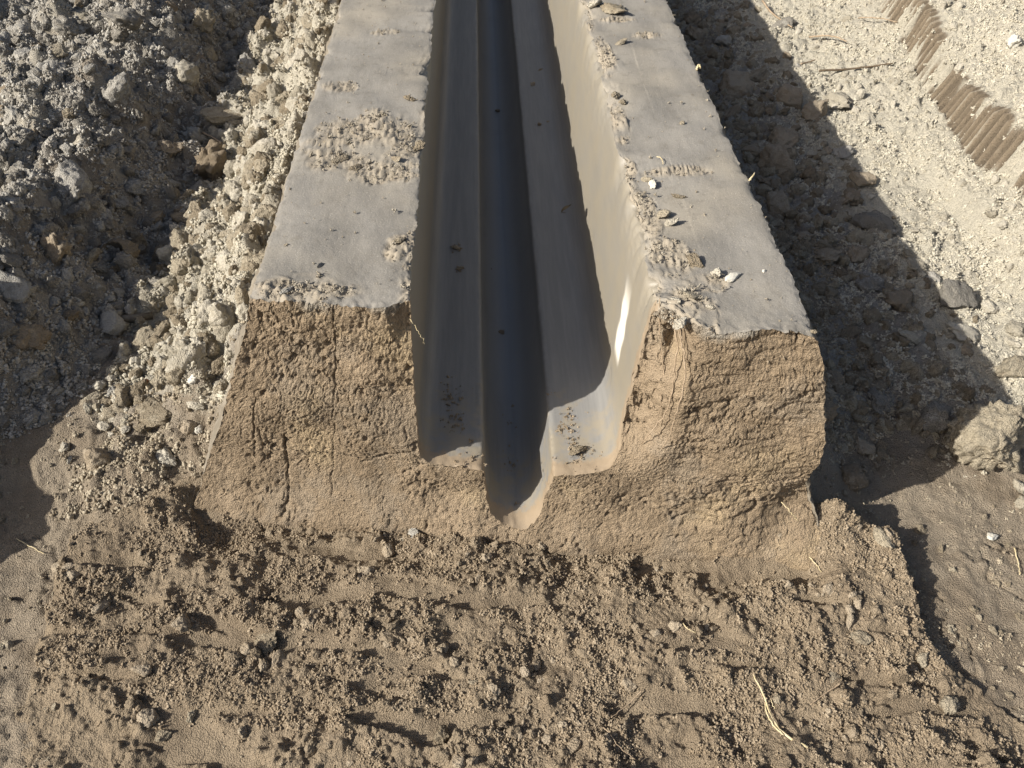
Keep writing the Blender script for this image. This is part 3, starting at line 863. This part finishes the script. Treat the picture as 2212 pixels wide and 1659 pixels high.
bo = [o for o in COL.objects if o.get('label', '').startswith('boulder-sized')][0]
bo.data = clod_mesh('clod', 77, 5, M_TAN, 12, 0.20, (1.05, .95, .95))
bo.rotation_euler = (0.2, -0.1, 0.6); bo.location.z += 0.035

# the clod broken open like a bowl
p = spot(258, 572); rw = 42*px_size(p)
p[2] = p[2]+0.5*max(float(hgt(p[:1], p[1:2])[0])-p[2], 0)
bm_ = clod_mesh('bowl_clod', 31, 5, M_TAN, 4, 0.14, (1.15, 1.0, .85))
V = np.empty(len(bm_.vertices)*3, np.float32); bm_.vertices.foreach_get('co', V); V = V.reshape(-1, 3)
ax = np.array([-.25, -.62, .74], np.float32)
dn = V/np.linalg.norm(V, axis=1)[:, None]@ax
V = V-ax[None]*(0.95*S(0.50, 0.80, dn+0.06*pn3(V, 5, 3)))[:, None]
bm_.vertices.foreach_set('co', np.ascontiguousarray(V).ravel()); bm_.update()
o = link('soil_clod', bm_, None, label='bowl-shaped clod broken open with a sunlit rim in the left rubble', cat='clod')
o.location = (p[0], p[1], p[2]+.45*rw); o.scale = (rw,)*3
placed.append((p[0], p[1], rw))

def in_view(x, y, z, m=10):
    v = np.stack([x, y, z], -1)-CAM
    d = v@FW; u = 1106+1770*(v@RT)/d; w = 829.5-1770*(v@UP)/d
    return (d > 0) & (u > -m) & (u < 2212+m) & (w > -m) & (w < 1659+m)

def fill(area, n, xr, yr, rr_, kinds, test):
    k = 0; tries = 0
    while k < n and tries < 9000:
        tries += 1
        x = R.uniform(*xr); y = yr[0]+(yr[1]-yr[0])*R.random()**1.25
        xa, ya = np.array([x]), np.array([y])
        if not test(x, y): continue
        z = float(macro(xa, ya)[0])
        if not in_view(xa, ya, np.array([z]), -5)[0]: continue
        r = rr_[0]*(rr_[1]/rr_[0])**(R.random()**1.7)*(0.75+0.12*y)
        if any((x-a)**2+(y-b)**2 < (0.85*(r+c))**2 for a, b, c in placed): continue
        kd = kinds[int(R.integers(len(kinds)))]
        put_clod((x, y, z), r, kd, int(R.integers(12)), area_label(area, (x, y, z), r, kd), AREA[area][1], sc=(R.uniform(.8, 1.2), R.uniform(.75, 1.1), R.uniform(.65, 1.1)))
        placed.append((x, y, r)); k += 1
fill('left', 105, (-2.4, -1.02), (1.60, 4.7), (.020, .062), ['grey', 'grey', 'grey', 'grey', 'grey', 'brown', 'tan', 'pale'], lambda x, y: True)
fill('strip', 40, (-1.12, -0.68), (1.35, 4.5), (.016, .045), ['pale', 'pale', 'tan'], lambda x, y: True)
fill('right', 55, (0.80, 1.50), (1.40, 4.5), (.020, .055), ['brown', 'grey', 'brown', 'tan'], lambda x, y: True)
print('clods', round(time.time()-T0, 1))

# ------------------------------------------------------------------ crumbs (uncountable)
PROTO = {}
def proto_collection(kind):
    if kind not in PROTO:
        c = bpy.data.collections.new('crumb_shapes_'+kind)
        for v in range(7):
            st = [(1, .9, .8), (1.2, .8, .7), (.9, 1, .9), (1.1, .9, .6), (1, .8, 1), (1.3, .9, .8), (1, 1, .7)][v]
            o = bpy.data.objects.new('crumb', crumb_cluster('crumb', v, CRUMB_MATS[kind]))
            c.objects.link(o)
        PROTO[kind] = c
    return PROTO[kind]

def lump_collection(kind):
    key = 'lump_'+kind
    if key not in PROTO:
        c = bpy.data.collections.new('lump_shapes_'+kind)
        for v in range(7): c.objects.link(bpy.data.objects.new('lump', clod_of(kind, v+3, False)))
        PROTO[key] = c
    return PROTO[key]

def crumbs(name, P, size, kind, label, parent=None, lumps=False):
    n = len(P)
    me = bpy.data.meshes.new(name)
    me.vertices.add(n); me.vertices.foreach_set('co', np.ascontiguousarray(P, np.float32).ravel())
    a = me.attributes.new('scl', 'FLOAT_VECTOR', 'POINT')
    a.data.foreach_set('vector', (size[:, None]*R.uniform(.75, 1.2, (n, 3))).astype(np.float32).ravel())
    a = me.attributes.new('rot', 'FLOAT_VECTOR', 'POINT'); a.data.foreach_set('vector', R.uniform(0, 6.28, (n, 3)).astype(np.float32).ravel())
    a = me.attributes.new('idx', 'INT', 'POINT'); a.data.foreach_set('value', R.integers(0, 7, n).astype(np.int32))
    o = link(name, me, None, parent, label, None if parent else 'soil crumbs', kind='stuff')
    g = bpy.data.node_groups.new('scatter_'+name, 'GeometryNodeTree')
    g.interface.new_socket('Geometry', in_out='INPUT', socket_type='NodeSocketGeometry')
    g.interface.new_socket('Geometry', in_out='OUTPUT', socket_type='NodeSocketGeometry')
    gi, go = g.nodes.new('NodeGroupInput'), g.nodes.new('NodeGroupOutput')
    ip = g.nodes.new('GeometryNodeInstanceOnPoints'); ci = g.nodes.new('GeometryNodeCollectionInfo')
    ci.inputs['Collection'].default_value = lump_collection(kind) if lumps else proto_collection(kind)
    ci.inputs['Separate Children'].default_value = True; ci.inputs['Reset Children'].default_value = True
    def na(nm, t):
        q = g.nodes.new('GeometryNodeInputNamedAttribute'); q.data_type = t; q.inputs['Name'].default_value = nm; return q.outputs[0]
    L = g.links.new
    L(gi.outputs[0], ip.inputs['Points']); L(ci.outputs[0], ip.inputs['Instance']); ip.inputs['Pick Instance'].default_value = True
    L(na('idx', 'INT'), ip.inputs['Instance Index']); L(na('rot', 'FLOAT_VECTOR'), ip.inputs['Rotation']); L(na('scl', 'FLOAT_VECTOR'), ip.inputs['Scale'])
    L(ip.outputs[0], go.inputs[0])
    md = o.modifiers.new('scatter', 'NODES'); md.node_group = g
    return o

def scatter(n, xr, yr, weight, lo, hi, power=2.2, ypow=1.0):
    x = R.uniform(*xr, n); y = yr[0]+(yr[1]-yr[0])*R.random(n)**ypow
    w = weight(x, y)
    k = R.random(n) < w
    x, y = x[k], y[k]
    z = hgt(x, y)
    v = in_view(x, y, z, 60)
    x, y, z = x[v], y[v], z[v]
    s = lo+(hi-lo)*R.random(len(x))**power
    return np.stack([x, y, z-s*0.05], 1), s

def clump(x, y, f, seed, a=-0.35, b=0.35): return S(a, b, fbm(x, y, f, 3, seed))

P, s = scatter(150000, (-1.15, 1.2), (0.5, 1.32), lambda x, y: S(.3, .9, apron_mask(x, y))*(1-0.93*streaks(x, y))*(0.10+0.90*clump(x, y, 7, 100, -.4, .3)), .0012, .0095, 4.0)
crumbs('loose_soil_crumbs', P, s, 'brown', 'loose brown crumbs of soil spread in front of the block')
print(len(P))
P, s = scatter(60000, (-1.5, 1.6), (0.5, 1.65), lambda x, y: (1-apron_mask(x, y))*(1-np.clip(sum(zones(x, y)[1:]), 0, 1))*(0.06+0.75*clump(x, y, 5, 101, 0, .55)), .0014, .0075, 3.2)
crumbs('floor_crumbs', P, s, 'tan', 'scattered crumbs on the smooth pressed floor beside the loose soil')
print(len(P))
P, s = scatter(120000, (-2.9, -0.95), (1.35, 5.0), lambda x, y: zones(x, y)[1]*(0.45+0.55*clump(x, y, 4, 102)), .0030, .019, 2.8, 1.25)
crumbs('rubble_crumbs', P, s, 'grey', 'fine grey rubble filling the shade left of the block')
print(len(P))
P, s = scatter(40000, (-1.25, -0.55), (1.25, 5.0), lambda x, y: zones(x, y)[2]*(0.35+0.65*clump(x, y, 7, 103)), .0025, .020, 4.0, 1.25)
low = P[:, 1]+0.25*fbm(P[:, 0], P[:, 1], 5, 2, 130) < 1.62
crumbs('strip_crumbs', P[~low], s[~low], 'strip', 'pale dry crumbs heaped in sun along the left flank')
crumbs('foot_crumbs', P[low], s[low]*0.8, 'tan', 'tan crumbs at the low near end of the sunlit rubble')
print(len(P))
P, s = scatter(130000, (0.75, 3.2), (1.3, 5.0), lambda x, y: zones(x, y)[3]*(1-0.93*toothmark(x, y))*(0.25+0.75*clump(x, y, 2.6, 104, -.35, .25)), .0028, .0135, 3.2, 1.2)
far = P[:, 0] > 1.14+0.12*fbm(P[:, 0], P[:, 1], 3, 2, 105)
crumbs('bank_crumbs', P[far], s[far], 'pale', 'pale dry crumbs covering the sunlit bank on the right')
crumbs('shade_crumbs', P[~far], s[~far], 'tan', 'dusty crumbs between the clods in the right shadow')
print(len(P), round(time.time()-T0, 1))
P, s = scatter(5200, (-2.9, -0.98), (1.5, 5.0), lambda x, y: zones(x, y)[1]*(0.35+0.65*clump(x, y, 3, 120)), .010, .040, 1.8, 1.25)
crumbs('small_clods', P, s, 'grey', 'smaller grey clods beyond count filling the shaded left rubble', lumps=True)
P, s = scatter(1500, (-1.2, -0.60), (1.3, 5.0), lambda x, y: zones(x, y)[2], .012, .048, 1.8, 1.25)
P, s = P[P[:, 1] > 1.5], s[P[:, 1] > 1.5]
k = R.random(len(P)) < .5
crumbs('strip_clods', P[k], s[k], 'pale', 'smaller pale clods beyond count in the sunlit strip by the left flank', lumps=True)
crumbs('tan_strip_clods', P[~k], s[~k], 'tan', 'smaller tan clods beyond count among the pale ones by the left flank', lumps=True)
P, s = scatter(3000, (0.75, 1.45), (1.35, 5.0), lambda x, y: zones(x, y)[3]*(0.3+0.7*clump(x, y, 3, 121))*S(1.45, 1.2, x), .010, .036, 2.0, 1.25)
crumbs('shade_clods', P, s, 'tan', 'smaller dusty clods beyond count in the shadow right of the block', lumps=True)
P, s = scatter(2600, (1.5, 3.2), (1.5, 5.0), lambda x, y: zones(x, y)[3]*(1-toothmark(x, y))*clump(x, y, 2, 122), .010, .030, 3.0, 1.25)
crumbs('bank_clods', P, s, 'pale', 'smaller pale clods beyond count on the sunlit right bank', lumps=True)
P, s = scatter(2600, (-1.5, 1.6), (0.5, 1.75), lambda x, y: (1-apron_mask(x, y))*(1-np.clip(sum(zones(x, y)[1:]), 0, 1))*clump(x, y, 4, 124, -.3, .5), .004, .017, 2.4)
crumbs('floor_lumps', P, s, 'tan', 'small lumps beyond count strewn on the pressed floor either side', lumps=True)
P, s = scatter(1500, (-1.1, 1.15), (0.5, 1.25), lambda x, y: apron_mask(x, y)*(1-streaks(x, y))*clump(x, y, 5, 123, -.1, .5), .007, .022, 2.4)
crumbs('soil_lumps', P, s, 'brown', 'lumps of soil beyond count in the loose soil before the block', lumps=True)
# crumbs on the tops of the walls
x = R.uniform(-.47, .61, 60000); y = 1.05+R.random(60000)*2.3
k = ((x < -.16) | (x > .325)) & (R.random(60000) < (0.55*S(.2, .9, rim_rough(x, y))+0.006)) & (y > ycut(x)+.005)
x, y = x[k], y[k]; s = .0012+.0050*R.random(len(x))**4
crumbs('rim_crumbs', np.stack([x, y, TOP+.001+R.random(len(x))*.005], 1), s, 'rim', 'crumbs in rough patches on the flat tops of the block')
x = R.uniform(-.47, .61, 700); y = 1.05+R.random(700)*2.0
k = ((x < -.17) | (x > .335)) & (y > ycut(x)+.01)
crumbs('rim_grit', np.stack([x[k], y[k], np.full(k.sum(), TOP+.001)], 1), .0010+.0025*R.random(k.sum())**3, 'tan', 'sparse grit on the smooth flat tops of the block')
# crumbs clinging to the cut face
m = np.flatnonzero((P_[:, 2] > 0.0))
m = m[R.random(len(m)) < 0.045]
cl = clump(P_[m, 0], P_[m, 2], 9, 106, -.1, .45)
m = m[R.random(len(m)) < cl]
crumbs('face_crumbs', Q_[m]-np.array([0, 1.2, 0])+np.array([0, -.001, 0]), .0010+.0034*R.random(len(m))**3, 'brown', None, block)
print('face crumbs', len(m))
# crumbs on the ledges and in the groove
pts = []
for cx_, cy_, z_, n_, sp in [(988, 535, .186, 26, .013), (992, 580, .186, 18, .010), (965, 860, .186, 60, .030), (980, 905, .186, 40, .03), (1168, 155, .195, 10, .012), (1152, 182, .195, 8, .01),
        (1164, 270, .195, 12, .012), (1190, 268, .195, 16, .012), (1075, 240, .001, 8, .008), (1083, 718, .001, 12, .012), (1230, 905, .197, 25, .02), (1240, 950, .198, 30, .03), (1250, 985, .198, 45, .022), (1215, 925, .193, 30, .012),
        (1100, 1000, .002, 30, .03), (1090, 900, .002, 30, .03), (1010, 985, .186, 20, .03), (1285, 985, .205, 20, .03), (1140, 1095, .004, 30, .02), (1195, 855, .19, 14, .008)]:
    c = on_z(cx_, cy_, z_)
    q = R.normal(size=(n_, 2))*sp
    pts.append(np.stack([c[0]+q[:, 0]*.7, c[1]+q[:, 1], np.full(n_, z_)], 1))
P = np.concatenate(pts)
inx = (P[:, 0] > -.16) & (P[:, 0] < .27)
P = P[inx]
crumbs('channel_crumbs', P, .0012+.0052*R.random(len(P))**2.5, 'brown', 'specks and small crumbs fallen on the channel ledges')
# ------------------------------------------------------------------ small things
def tube(name, pts, radii, mat, nseg=7, **kw):
    pts = np.array(pts, float); n = len(pts)
    tan = np.gradient(pts, axis=0); tan /= np.linalg.norm(tan, axis=1)[:, None]+1e-9
    ref = np.array([0.31, 0.22, 0.92])
    a = np.cross(tan, ref); a /= np.linalg.norm(a, axis=1)[:, None]+1e-9
    b = np.cross(tan, a)
    th = np.arange(nseg)*2*np.pi/nseg
    ring = np.cos(th)[None, :, None]*a[:, None]+np.sin(th)[None, :, None]*b[:, None]
    base = pts[0].copy()
    V = (pts[:, None]+ring*np.array(radii)[:, None, None]).reshape(-1, 3)-base
    F = []
    for i in range(n-1):
        for j in range(nseg):
            F.append((i*nseg+j, i*nseg+(j+1) % nseg, (i+1)*nseg+(j+1) % nseg, (i+1)*nseg+j))
    for i, rev in ((0, True), (n-1, False)):
        c = len(V); V = np.vstack([V, pts[i]-base])
        for j in range(nseg):
            q = (i*nseg+j, i*nseg+(j+1) % nseg, c, c)
            F.append(q[::-1] if rev else q)
    me = bpy.data.meshes.new(name)
    me.from_pydata([tuple(v) for v in V], [], [tuple(dict.fromkeys(f)) for f in F])
    me.polygons.foreach_set('use_smooth', np.ones(len(me.polygons), bool)); me.update()
    o = link(name, me, mat, **kw); o.location = base
    return o

def curve(pts, n=16, jit=0.0):
    p = np.array(pts, float)
    for _ in range(2):
        q = np.empty((2*len(p), 3)); q[0] = p[0]; q[-1] = p[-1]
        q[1:-1:2] = .75*p[:-1]+.25*p[1:]; q[2::2] = .25*p[:-1]+.75*p[1:]; p = q
    d = np.concatenate([[0], np.cumsum(np.linalg.norm(np.diff(p, axis=0), axis=1))])
    t = np.linspace(0, d[-1], n)
    p = np.stack([np.interp(t, d, p[:, k]) for k in range(3)], 1)
    return p+R.normal(size=p.shape)*jit

def on_face(px, py, off=0.012):
    p = face_pt(px, py); p[1] -= off; return p
# roots hanging out of the broken corner
def face_root(pixels, offs, r0, r1, label, mat=M_ROOT, group=None):
    pts = curve([on_face(px, py, o_) for (px, py), o_ in zip(pixels, offs)], 26, 0.0013)
    return tube('root', pts, np.linspace(r0, r1, len(pts))*R.uniform(.6, 1.05, len(pts)), mat, label=label, cat='root', group=group)
face_root([(1440, 690), (1432, 740), (1440, 800), (1436, 860), (1422, 930)], [-.065, -.05, -.035, -.02, -.012], .0015, .0009, 'long pale root hanging left of the hollow in the right wall end')
face_root([(1462, 715), (1470, 760), (1458, 810), (1446, 880), (1405, 935), (1388, 972)], [-.05, -.02, -.004, .004, .0, -.02], .0024, .0012, 'thick pale root running down through the hollow in the right wall end')
face_root([(1478, 735), (1480, 790), (1470, 830), (1452, 890), (1436, 945), (1428, 975)], [-.03, .01, .028, .028, .018, -.006], .0021, .0011, 'pinkish root standing off the right wall end and casting a long shadow')
face_root([(1468, 725), (1478, 760), (1490, 800)], [-.03, .006, -.004], .0018, .0010, 'short root tip right of the hollow in the right wall end')
face_root([(885, 690), (905, 705), (918, 728)], [0, .015, .02], .0010, .0006, 'thin white rootlet curling over the left channel wall', M_STRAW)
face_root([(1690, 1085), (1710, 1100), (1722, 1118)], [.0, .02, .01], .0016, .0009, 'short pale rootlet at the foot of the right wall end', M_STRAW)

def ground_stick(name, pixels, lifts, r0, r1, label, mat, cat, z=None, n=18):
    pts = []
    for (px, py), l in zip(pixels, lifts):
        p = np.array(spot(px, py, z))
        if z is None: p[2] = float(hgt(np.array([p[0]]), np.array([p[1]]))[0])
        p[2] += l; pts.append(p)
    c = curve(pts, n, 0.0006)
    return tube(name, c, np.linspace(r0, r1, len(c)), mat, 6, label=label, cat=cat)

tw = empty('forked_root', tuple(spot(1740, 1640)), 'pale forked root lying on the loose soil at the bottom right', 'root')
def twig_part(pixels, lifts, r0, r1):
    o = ground_stick('branch', pixels, lifts, r0, r1, None, M_STRAW, None)
    o.parent = tw; o.matrix_parent_inverse = Matrix.Translation(-Vector(tw.location))
twig_part([(1622, 1468), (1645, 1505), (1656, 1535), (1668, 1565), (1690, 1590), (1740, 1622)], [.012, .014, .012, .012, .010, .004], .0012, .0030)
twig_part([(1650, 1525), (1652, 1552), (1670, 1578), (1690, 1592)], [.012, .016, .014, .010], .0014, .0018)
twig_part([(1662, 1520), (1664, 1532), (1672, 1537)], [.020, .016, .012], .0008, .0008)
ground_stick('twig', [(1808, 1488), (1780, 1505), (1745, 1531)], [.012, .012, .010], .0014, .0010, 'thin straight twig right of the forked root', M_ROOT, 'twig')
ground_stick('twig', [(1385, 1497), (1360, 1525), (1318, 1555)], [.012, .012, .008], .0016, .0009, 'dark straight twig across the ruts in the foreground', M_ROOT, 'twig')
ground_stick('rootlet', [(1472, 1358), (1482, 1370), (1500, 1378)], [.012, .014, .012], .0014, .0009, 'small curled rootlet in the middle right foreground', M_STRAW, 'rootlet')
ground_stick('rootlet', [(1302, 1580), (1318, 1605), (1335, 1625), (1375, 1648)], [.012, .012, .012, .008], .0012, .0008, 'thin rootlet near the bottom edge left of the forked root', M_ROOT, 'rootlet')
ground_stick('straw', [(1575, 1152), (1582, 1164), (1590, 1174)], [.016, .010, .008], .0016, .0012, 'short pale straw at the foot of the block', M_STRAW, 'straw')
ground_stick('straw', [(1745, 1206), (1758, 1225), (1772, 1240)], [.012, .012, .010], .0014, .0009, 'thin straw on loose soil near its right corner', M_STRAW, 'straw')
ground_stick('straw', [(2188, 1185), (2198, 1215), (2200, 1245)], [.008, .010, .008], .0018, .0012, 'bent straw on the floor at the right picture edge', M_STRAW, 'straw')
ground_stick('root', [(1643, 22), (1660, 40), (1685, 55), (1708, 72)], [.03, .03, .02, .02], .006, .003, 'pale root end sticking out at the shadow edge high on the right', M_ROOT, 'root')
ground_stick('root', [(1745, 92), (1790, 98), (1825, 108)], [.03, .03, .02], .0045, .0030, 'pale stick lying on the sunlit bank right of the root end', M_ROOT, 'root')
ground_stick('root', [(1765, 168), (1830, 160), (1925, 148)], [.02, .02, .02], .0055, .0035, 'long dark root lying across the sunlit bank below the pale sticks', M_TWIG, 'root')
ground_stick('root', [(1728, 150), (1745, 145), (1758, 140)], [.02, .02, .02], .0040, .0030, 'short pale stick at the shadow edge high on the right', M_ROOT, 'root')
ground_stick('root', [(1850, 52), (1890, 60), (1935, 62)], [.02, .03, .02], .0030, .0022, 'thin pale root on the bright bank near the top edge', M_ROOT, 'root')
ground_stick('twig', [(440, 300), (462, 310), (482, 322)], [.03, .03, .02], .0045, .0030, 'pale twig lying in the shaded rubble above the big brown clod', M_ROOT, 'twig')
ground_stick('straw', [(35, 1162), (60, 1178), (100, 1202)], [.004, .006, .006], .0012, .0009, 'thin straw on the smooth floor left of the loose soil', M_STRAW, 'straw')
ground_stick('twig', [(1041, 567), (1050, 577), (1063, 584)], [.010, .006, .004], .0022, .0016, 'dark twig in the deep groove of the channel', M_TWIG, 'twig', z=.01)
ground_stick('straw', [(1505, 150), (1508, 146), (1513, 150)], [.0, .012, .004], .0040, .0020, 'yellow tuft of straw far along the right outer edge of the block', M_STRAW, 'straw', z=TOP)
ground_stick('straw', [(1618, 390), (1624, 386), (1629, 380)], [.0, .006, .008], .0030, .0012, 'yellow straw tip on the right outer edge of the block', M_STRAW, 'straw', z=TOP)
ground_stick('rootlet', [(1418, 345), (1428, 350), (1432, 360)], [.008, .012, .006], .0012, .0008, 'thin curved rootlet on the right wall top', M_STRAW, 'rootlet', z=TOP)

# steel rod
a, b = spot(236, 704), spot(330, 686)
lift = max(float(hgt(np.array([a[0]+(b[0]-a[0])*t]), np.array([a[1]+(b[1]-a[1])*t]))[0])-(a[2]+(b[2]-a[2])*t) for t in np.linspace(0, .7, 15))
a[2] += lift+.008; b[2] += lift-.004
rod = empty('steel_rod', tuple(a), 'brown steel rod with a thicker sleeve lying half buried left of the block', 'rod')
def rod_part(name, t0, t1, r):
    pts = np.stack([a+(b-a)*t for t in (t0, t0+.001, (t0+t1)/2, t1-.001, t1)])
    o = tube(name, pts, [r*.9, r, r, r, r*.9], M_STEEL, 16)
    o.parent = rod; o.matrix_parent_inverse = Matrix.Translation(-Vector(rod.location))
rod_part('sleeve', 0, .30, .0165); rod_part('shank', .28, 1.0, .0115)

# stones
def stone(px, py, r, kind, label, sc=(1, 1, .8), z=None, group=None, name='stone', cat='stone', sink=.35):
    p = np.array(spot(px, py, z))
    if z is None: p[2] = float(hgt(np.array([p[0]]), np.array([p[1]]))[0])
    return put_clod(p, r*px_size(p), kind, int(R.integers(12)), label, group, name, cat, r > 12, sc, sink=sink)
stone(318, 836, 11, 'red', 'reddish-brown flat pebble in the pale rubble left of the cut end', (1, .55, 1.1), sink=.7)
stone(2140, 1161, 14, 'white', 'chalk-white pebble on the flat floor below the boulder-sized clod', (1, 1, .7))
stone(2203, 1053, 21, 'pale', 'cream lump at the right picture edge below the boulder-sized clod', (1.1, 1, .8), name='soil_clod', cat='clod')
stone(2208, 1093, 19, 'pale', 'lower cream lump at the right picture edge beside the floor', (1, 1, .8), name='soil_clod', cat='clod')
stone(895, 1166, 15, 'grey', 'grey pebble by a dark hole at the foot of the block', (1.1, 1, .8))
stone(872, 1172, 9, 'pale', 'pale splinter touching the grey pebble at the foot of the block', (.8, .8, .8))
stone(1418, 1237, 5, 'white', 'tiny white chip in the loose soil below the channel', (1, 1, .8))
stone(1428, 1232, 4, 'white', 'tiny white chip just right of its twin in the loose soil', (1, 1, .8))
stone(143, 647, 10, 'pale', 'pale square chip on the shaded left floor', (1, 1, .5)); stone(168, 661, 13, 'pale', 'flat pale chip right of the square one on the left floor', (1.3, .8, .4))
stone(240, 688, 11, 'pale', 'jagged pale pebble at the end of the steel rod', (1, .9, .8)); stone(217, 841, 15, 'pale', 'whitish angular stone at the left foot of the sunlit rubble', (1.1, .9, .8))
stone(243, 824, 12, 'pale', 'pale pebble above the whitish angular stone', (1, .9, .9)); stone(297, 801, 13, 'pale', 'pale pebble between two tan clods above the red pebble', (1.2, .8, .9))
stone(421, 831, 15, 'white', 'white crusty stone against the lower left flank', (.9, .9, 1)); stone(433, 932, 12, 'white', 'pale stone in a dark nook beside the cut end', (1.1, .9, .8))
stone(273, 934, 15, 'pale', 'pale crusty lump at the low end of the sunlit rubble', (1, 1, .9)); stone(55, 873, 6, 'white', 'small whitish chip alone on the shaded left floor', (1.4, .8, .7))
stone(363, 997, 7, 'white', 'small white chip above the loose soil left of the cut end', (1, 1, .8))
stone(34, 765, 11, 'grey', 'rounded grey pebble low at the left edge', (.9, .9, 1.1))
stone(1968, 506, 12, 'pale', 'pale pebble in the right shade, upper of a pair', (1.2, .9, .8)); stone(1955, 521, 12, 'pale', 'pale pebble in the right shade, lower of a pair', (1.2, .9, .8))
stone(1878, 430, 10, 'pale', 'pale round pebble at the end of the long flat brown clod', (1, 1, .8)); stone(2185, 104, 17, 'white', 'white stone casting a dark shadow high on the right bank', (1, 1, .9))
stone(1652, 411, 15, 'pale', 'pale angular stone leaning on the right flank of the block', (1, .8, .9))
stone(2190, 745, 14, 'pale', 'round cream clod at the right edge above the brown oval one', (1, 1, .9), name='soil_clod', cat='clod')
# lumps and crusts on the tops of the walls
def crust(px, py, r, kind, label, sc, z=TOP, name='clay_lump', cat='lump', sink=.3): return stone(px, py, r, kind, label, sc, z, None, name, cat, sink)
crust(1325, 25, 30, 'tan', 'big crumbly lump on the right wall top at the upper picture edge', (1.3, .8, .55))
crust(1285, 12, 22, 'pale', 'pale crumbly heap on the inner edge of the right wall, farthest from the cut', (.9, 1.1, .5))
crust(1340, 95, 16, 'tan', 'low torn crust on the right wall top below the big lump', (1.3, .7, .35))
crust(1584, 598, 20, 'white', 'whitish jagged flake overhanging the right wall top', (1.2, .6, .35), name='clay_flake', cat='flake')
crust(1545, 592, 14, 'pale', 'pale knob left of the whitish jagged flake', (1, 1, .7))
crust(1411, 401, 13, 'white', 'whitish lump on the inner edge of the right wall, midway', (1.1, .8, .8))
crust(1396, 390, 13, 'tan', 'tan lump beside the whitish one on the inner edge', (1, .8, .7))
crust(1450, 482, 15, 'pale', 'flaky pale lump on the right wall top above the jagged flake', (1.1, .8, .8)); crust(1432, 465, 18, 'tan', 'broad tan lump on the inner edge of the right wall', (1, 1, .5))
crust(1650, 587, 5, 'white', 'single tiny white pebble on the smooth right wall top', (1, 1, .9), name='stone', cat='stone')
crust(1500, 570, 22, 'tan', 'tan heap among crumbs near the end of the right wall', (1.2, .8, .45)); crust(1455, 655, 20, 'pale', 'pale heap at the broken corner of the right wall', (1.1, .9, .5))
crust(1500, 640, 24, 'tan', 'low tan heap right of the pale one at the right wall end', (1.2, .9, .35)); crust(1470, 700, 20, 'pale', 'pale crumbling lump right above the roots', (1, .9, .6))
crust(1535, 665, 13, 'pale', 'small pale knob at the cut edge of the right wall top', (1, 1, .6)); crust(1757, 717, 9, 'tan', 'small crumb lump on the outer front corner of the right wall', (1, 1, .8))
crust(1473, 268, 7, 'tan', 'lone small tan lump on the far right wall top', (1, 1, .8)); crust(1330, 208, 12, 'tan', 'small tan lump in the chipped inner edge of the right wall', (.9, 1, .7))
crust(1345, 222, 9, 'tan', 'rounded lump at the low end of the chipped inner edge', (1, 1, .8)); crust(1465, 425, 14, 'tan', 'flat tan bar of crust on the right wall top', (1.5, .5, .3))
crust(885, 215, 13, 'tan', 'torn crust on the inner edge of the left wall, farthest back', (1.3, .6, .5)); crust(905, 318, 18, 'tan', 'rounded clay bulge on the inner edge of the left wall', (1, 1, .5))
crust(862, 520, 17, 'tan', 'dark broken lump on the inner edge of the left wall', (1.0, 1, .55)); crust(622, 628, 17, 'grey', 'curled grey flake at the front edge of the left wall top', (1.3, .6, .5), name='clay_flake', cat='flake')
crust(690, 575, 9, 'grey', 'small dark lump above the curled flake on the left wall top', (1.3, .7, .6)); crust(735, 345, 20, 'tan', 'smooth flat lump in the torn patch of the left wall top', (1.5, .6, .25))
crust(770, 365, 16, 'tan', 'lower flat lump in the torn patch of the left wall top', (1.3, .7, .3)); crust(850, 345, 16, 'tan', 'broad flat crust right of the lumps in the torn patch', (1.6, .7, .2))
# in the channel
crust(985, 536, 9, 'brown', 'dark crumb lump on the left ledge, upper of two', (1.2, .8, .6), .186); crust(992, 580, 8, 'brown', 'dark crumb lump on the left ledge, lower of two', (1, .9, .7), .186)
crust(1075, 240, 6, 'brown', 'dark crumb in the deep groove far back', (1, 1, .8), .002); crust(1083, 719, 7, 'brown', 'dark crumb in the deep groove near the cut end', (1, 1, .7), .002)
crust(1187, 268, 8, 'brown', 'crumb lump on the right ledge beside a smaller one', (1.2, .8, .7), .195); crust(1166, 271, 6, 'brown', 'smaller crumb left of another on the right ledge', (1, 1, .7), .195)
crust(1167, 154, 7, 'brown', 'crumb on the right ledge, farthest back', (1.3, .8, .6), .195); crust(1151, 182, 6, 'brown', 'small crumb below the farthest one on the right ledge', (.8, 1, .8), .195)
crust(1246, 975, 20, 'tan', 'crumbly lump on the sunlit end of the right ledge', (1, 1.1, .6), .195); crust(1211, 932, 6, 'tan', 'small tan crumb at the sunlit arris of the groove', (1, 1, .8), .192)

# dry leaf on the right ledge
c = on_z(1228, 457, .20)
lv, lf = [], []
for i in range(9):
    t = i/8
    w = .016*math.sin(math.pi*(t**.8))*(1-.25*t)+.0006
    zc = .004+.012*t*t
    for j in (-1, 0, 1):
        lv.append((.05*(t-.5), j*w, zc+.006*abs(j)+.001*math.sin(i*2.1+j)))
for i in range(8):
    for j in range(2):
        q = i*3+j; lf.append((q, q+1, q+4, q+3))
me = bpy.data.meshes.new('leaf'); me.from_pydata(lv, [], lf); me.update()
leaf = link('leaf', me, M_LEAF, label='curled dry leaf on the right ledge of the channel', cat='leaf')
leaf.location = c; leaf.rotation_euler = (0.1, -0.15, 0.35)
md = leaf.modifiers.new('thickness', 'SOLIDIFY'); md.thickness = .0008
print('done', round(time.time()-T0, 1))
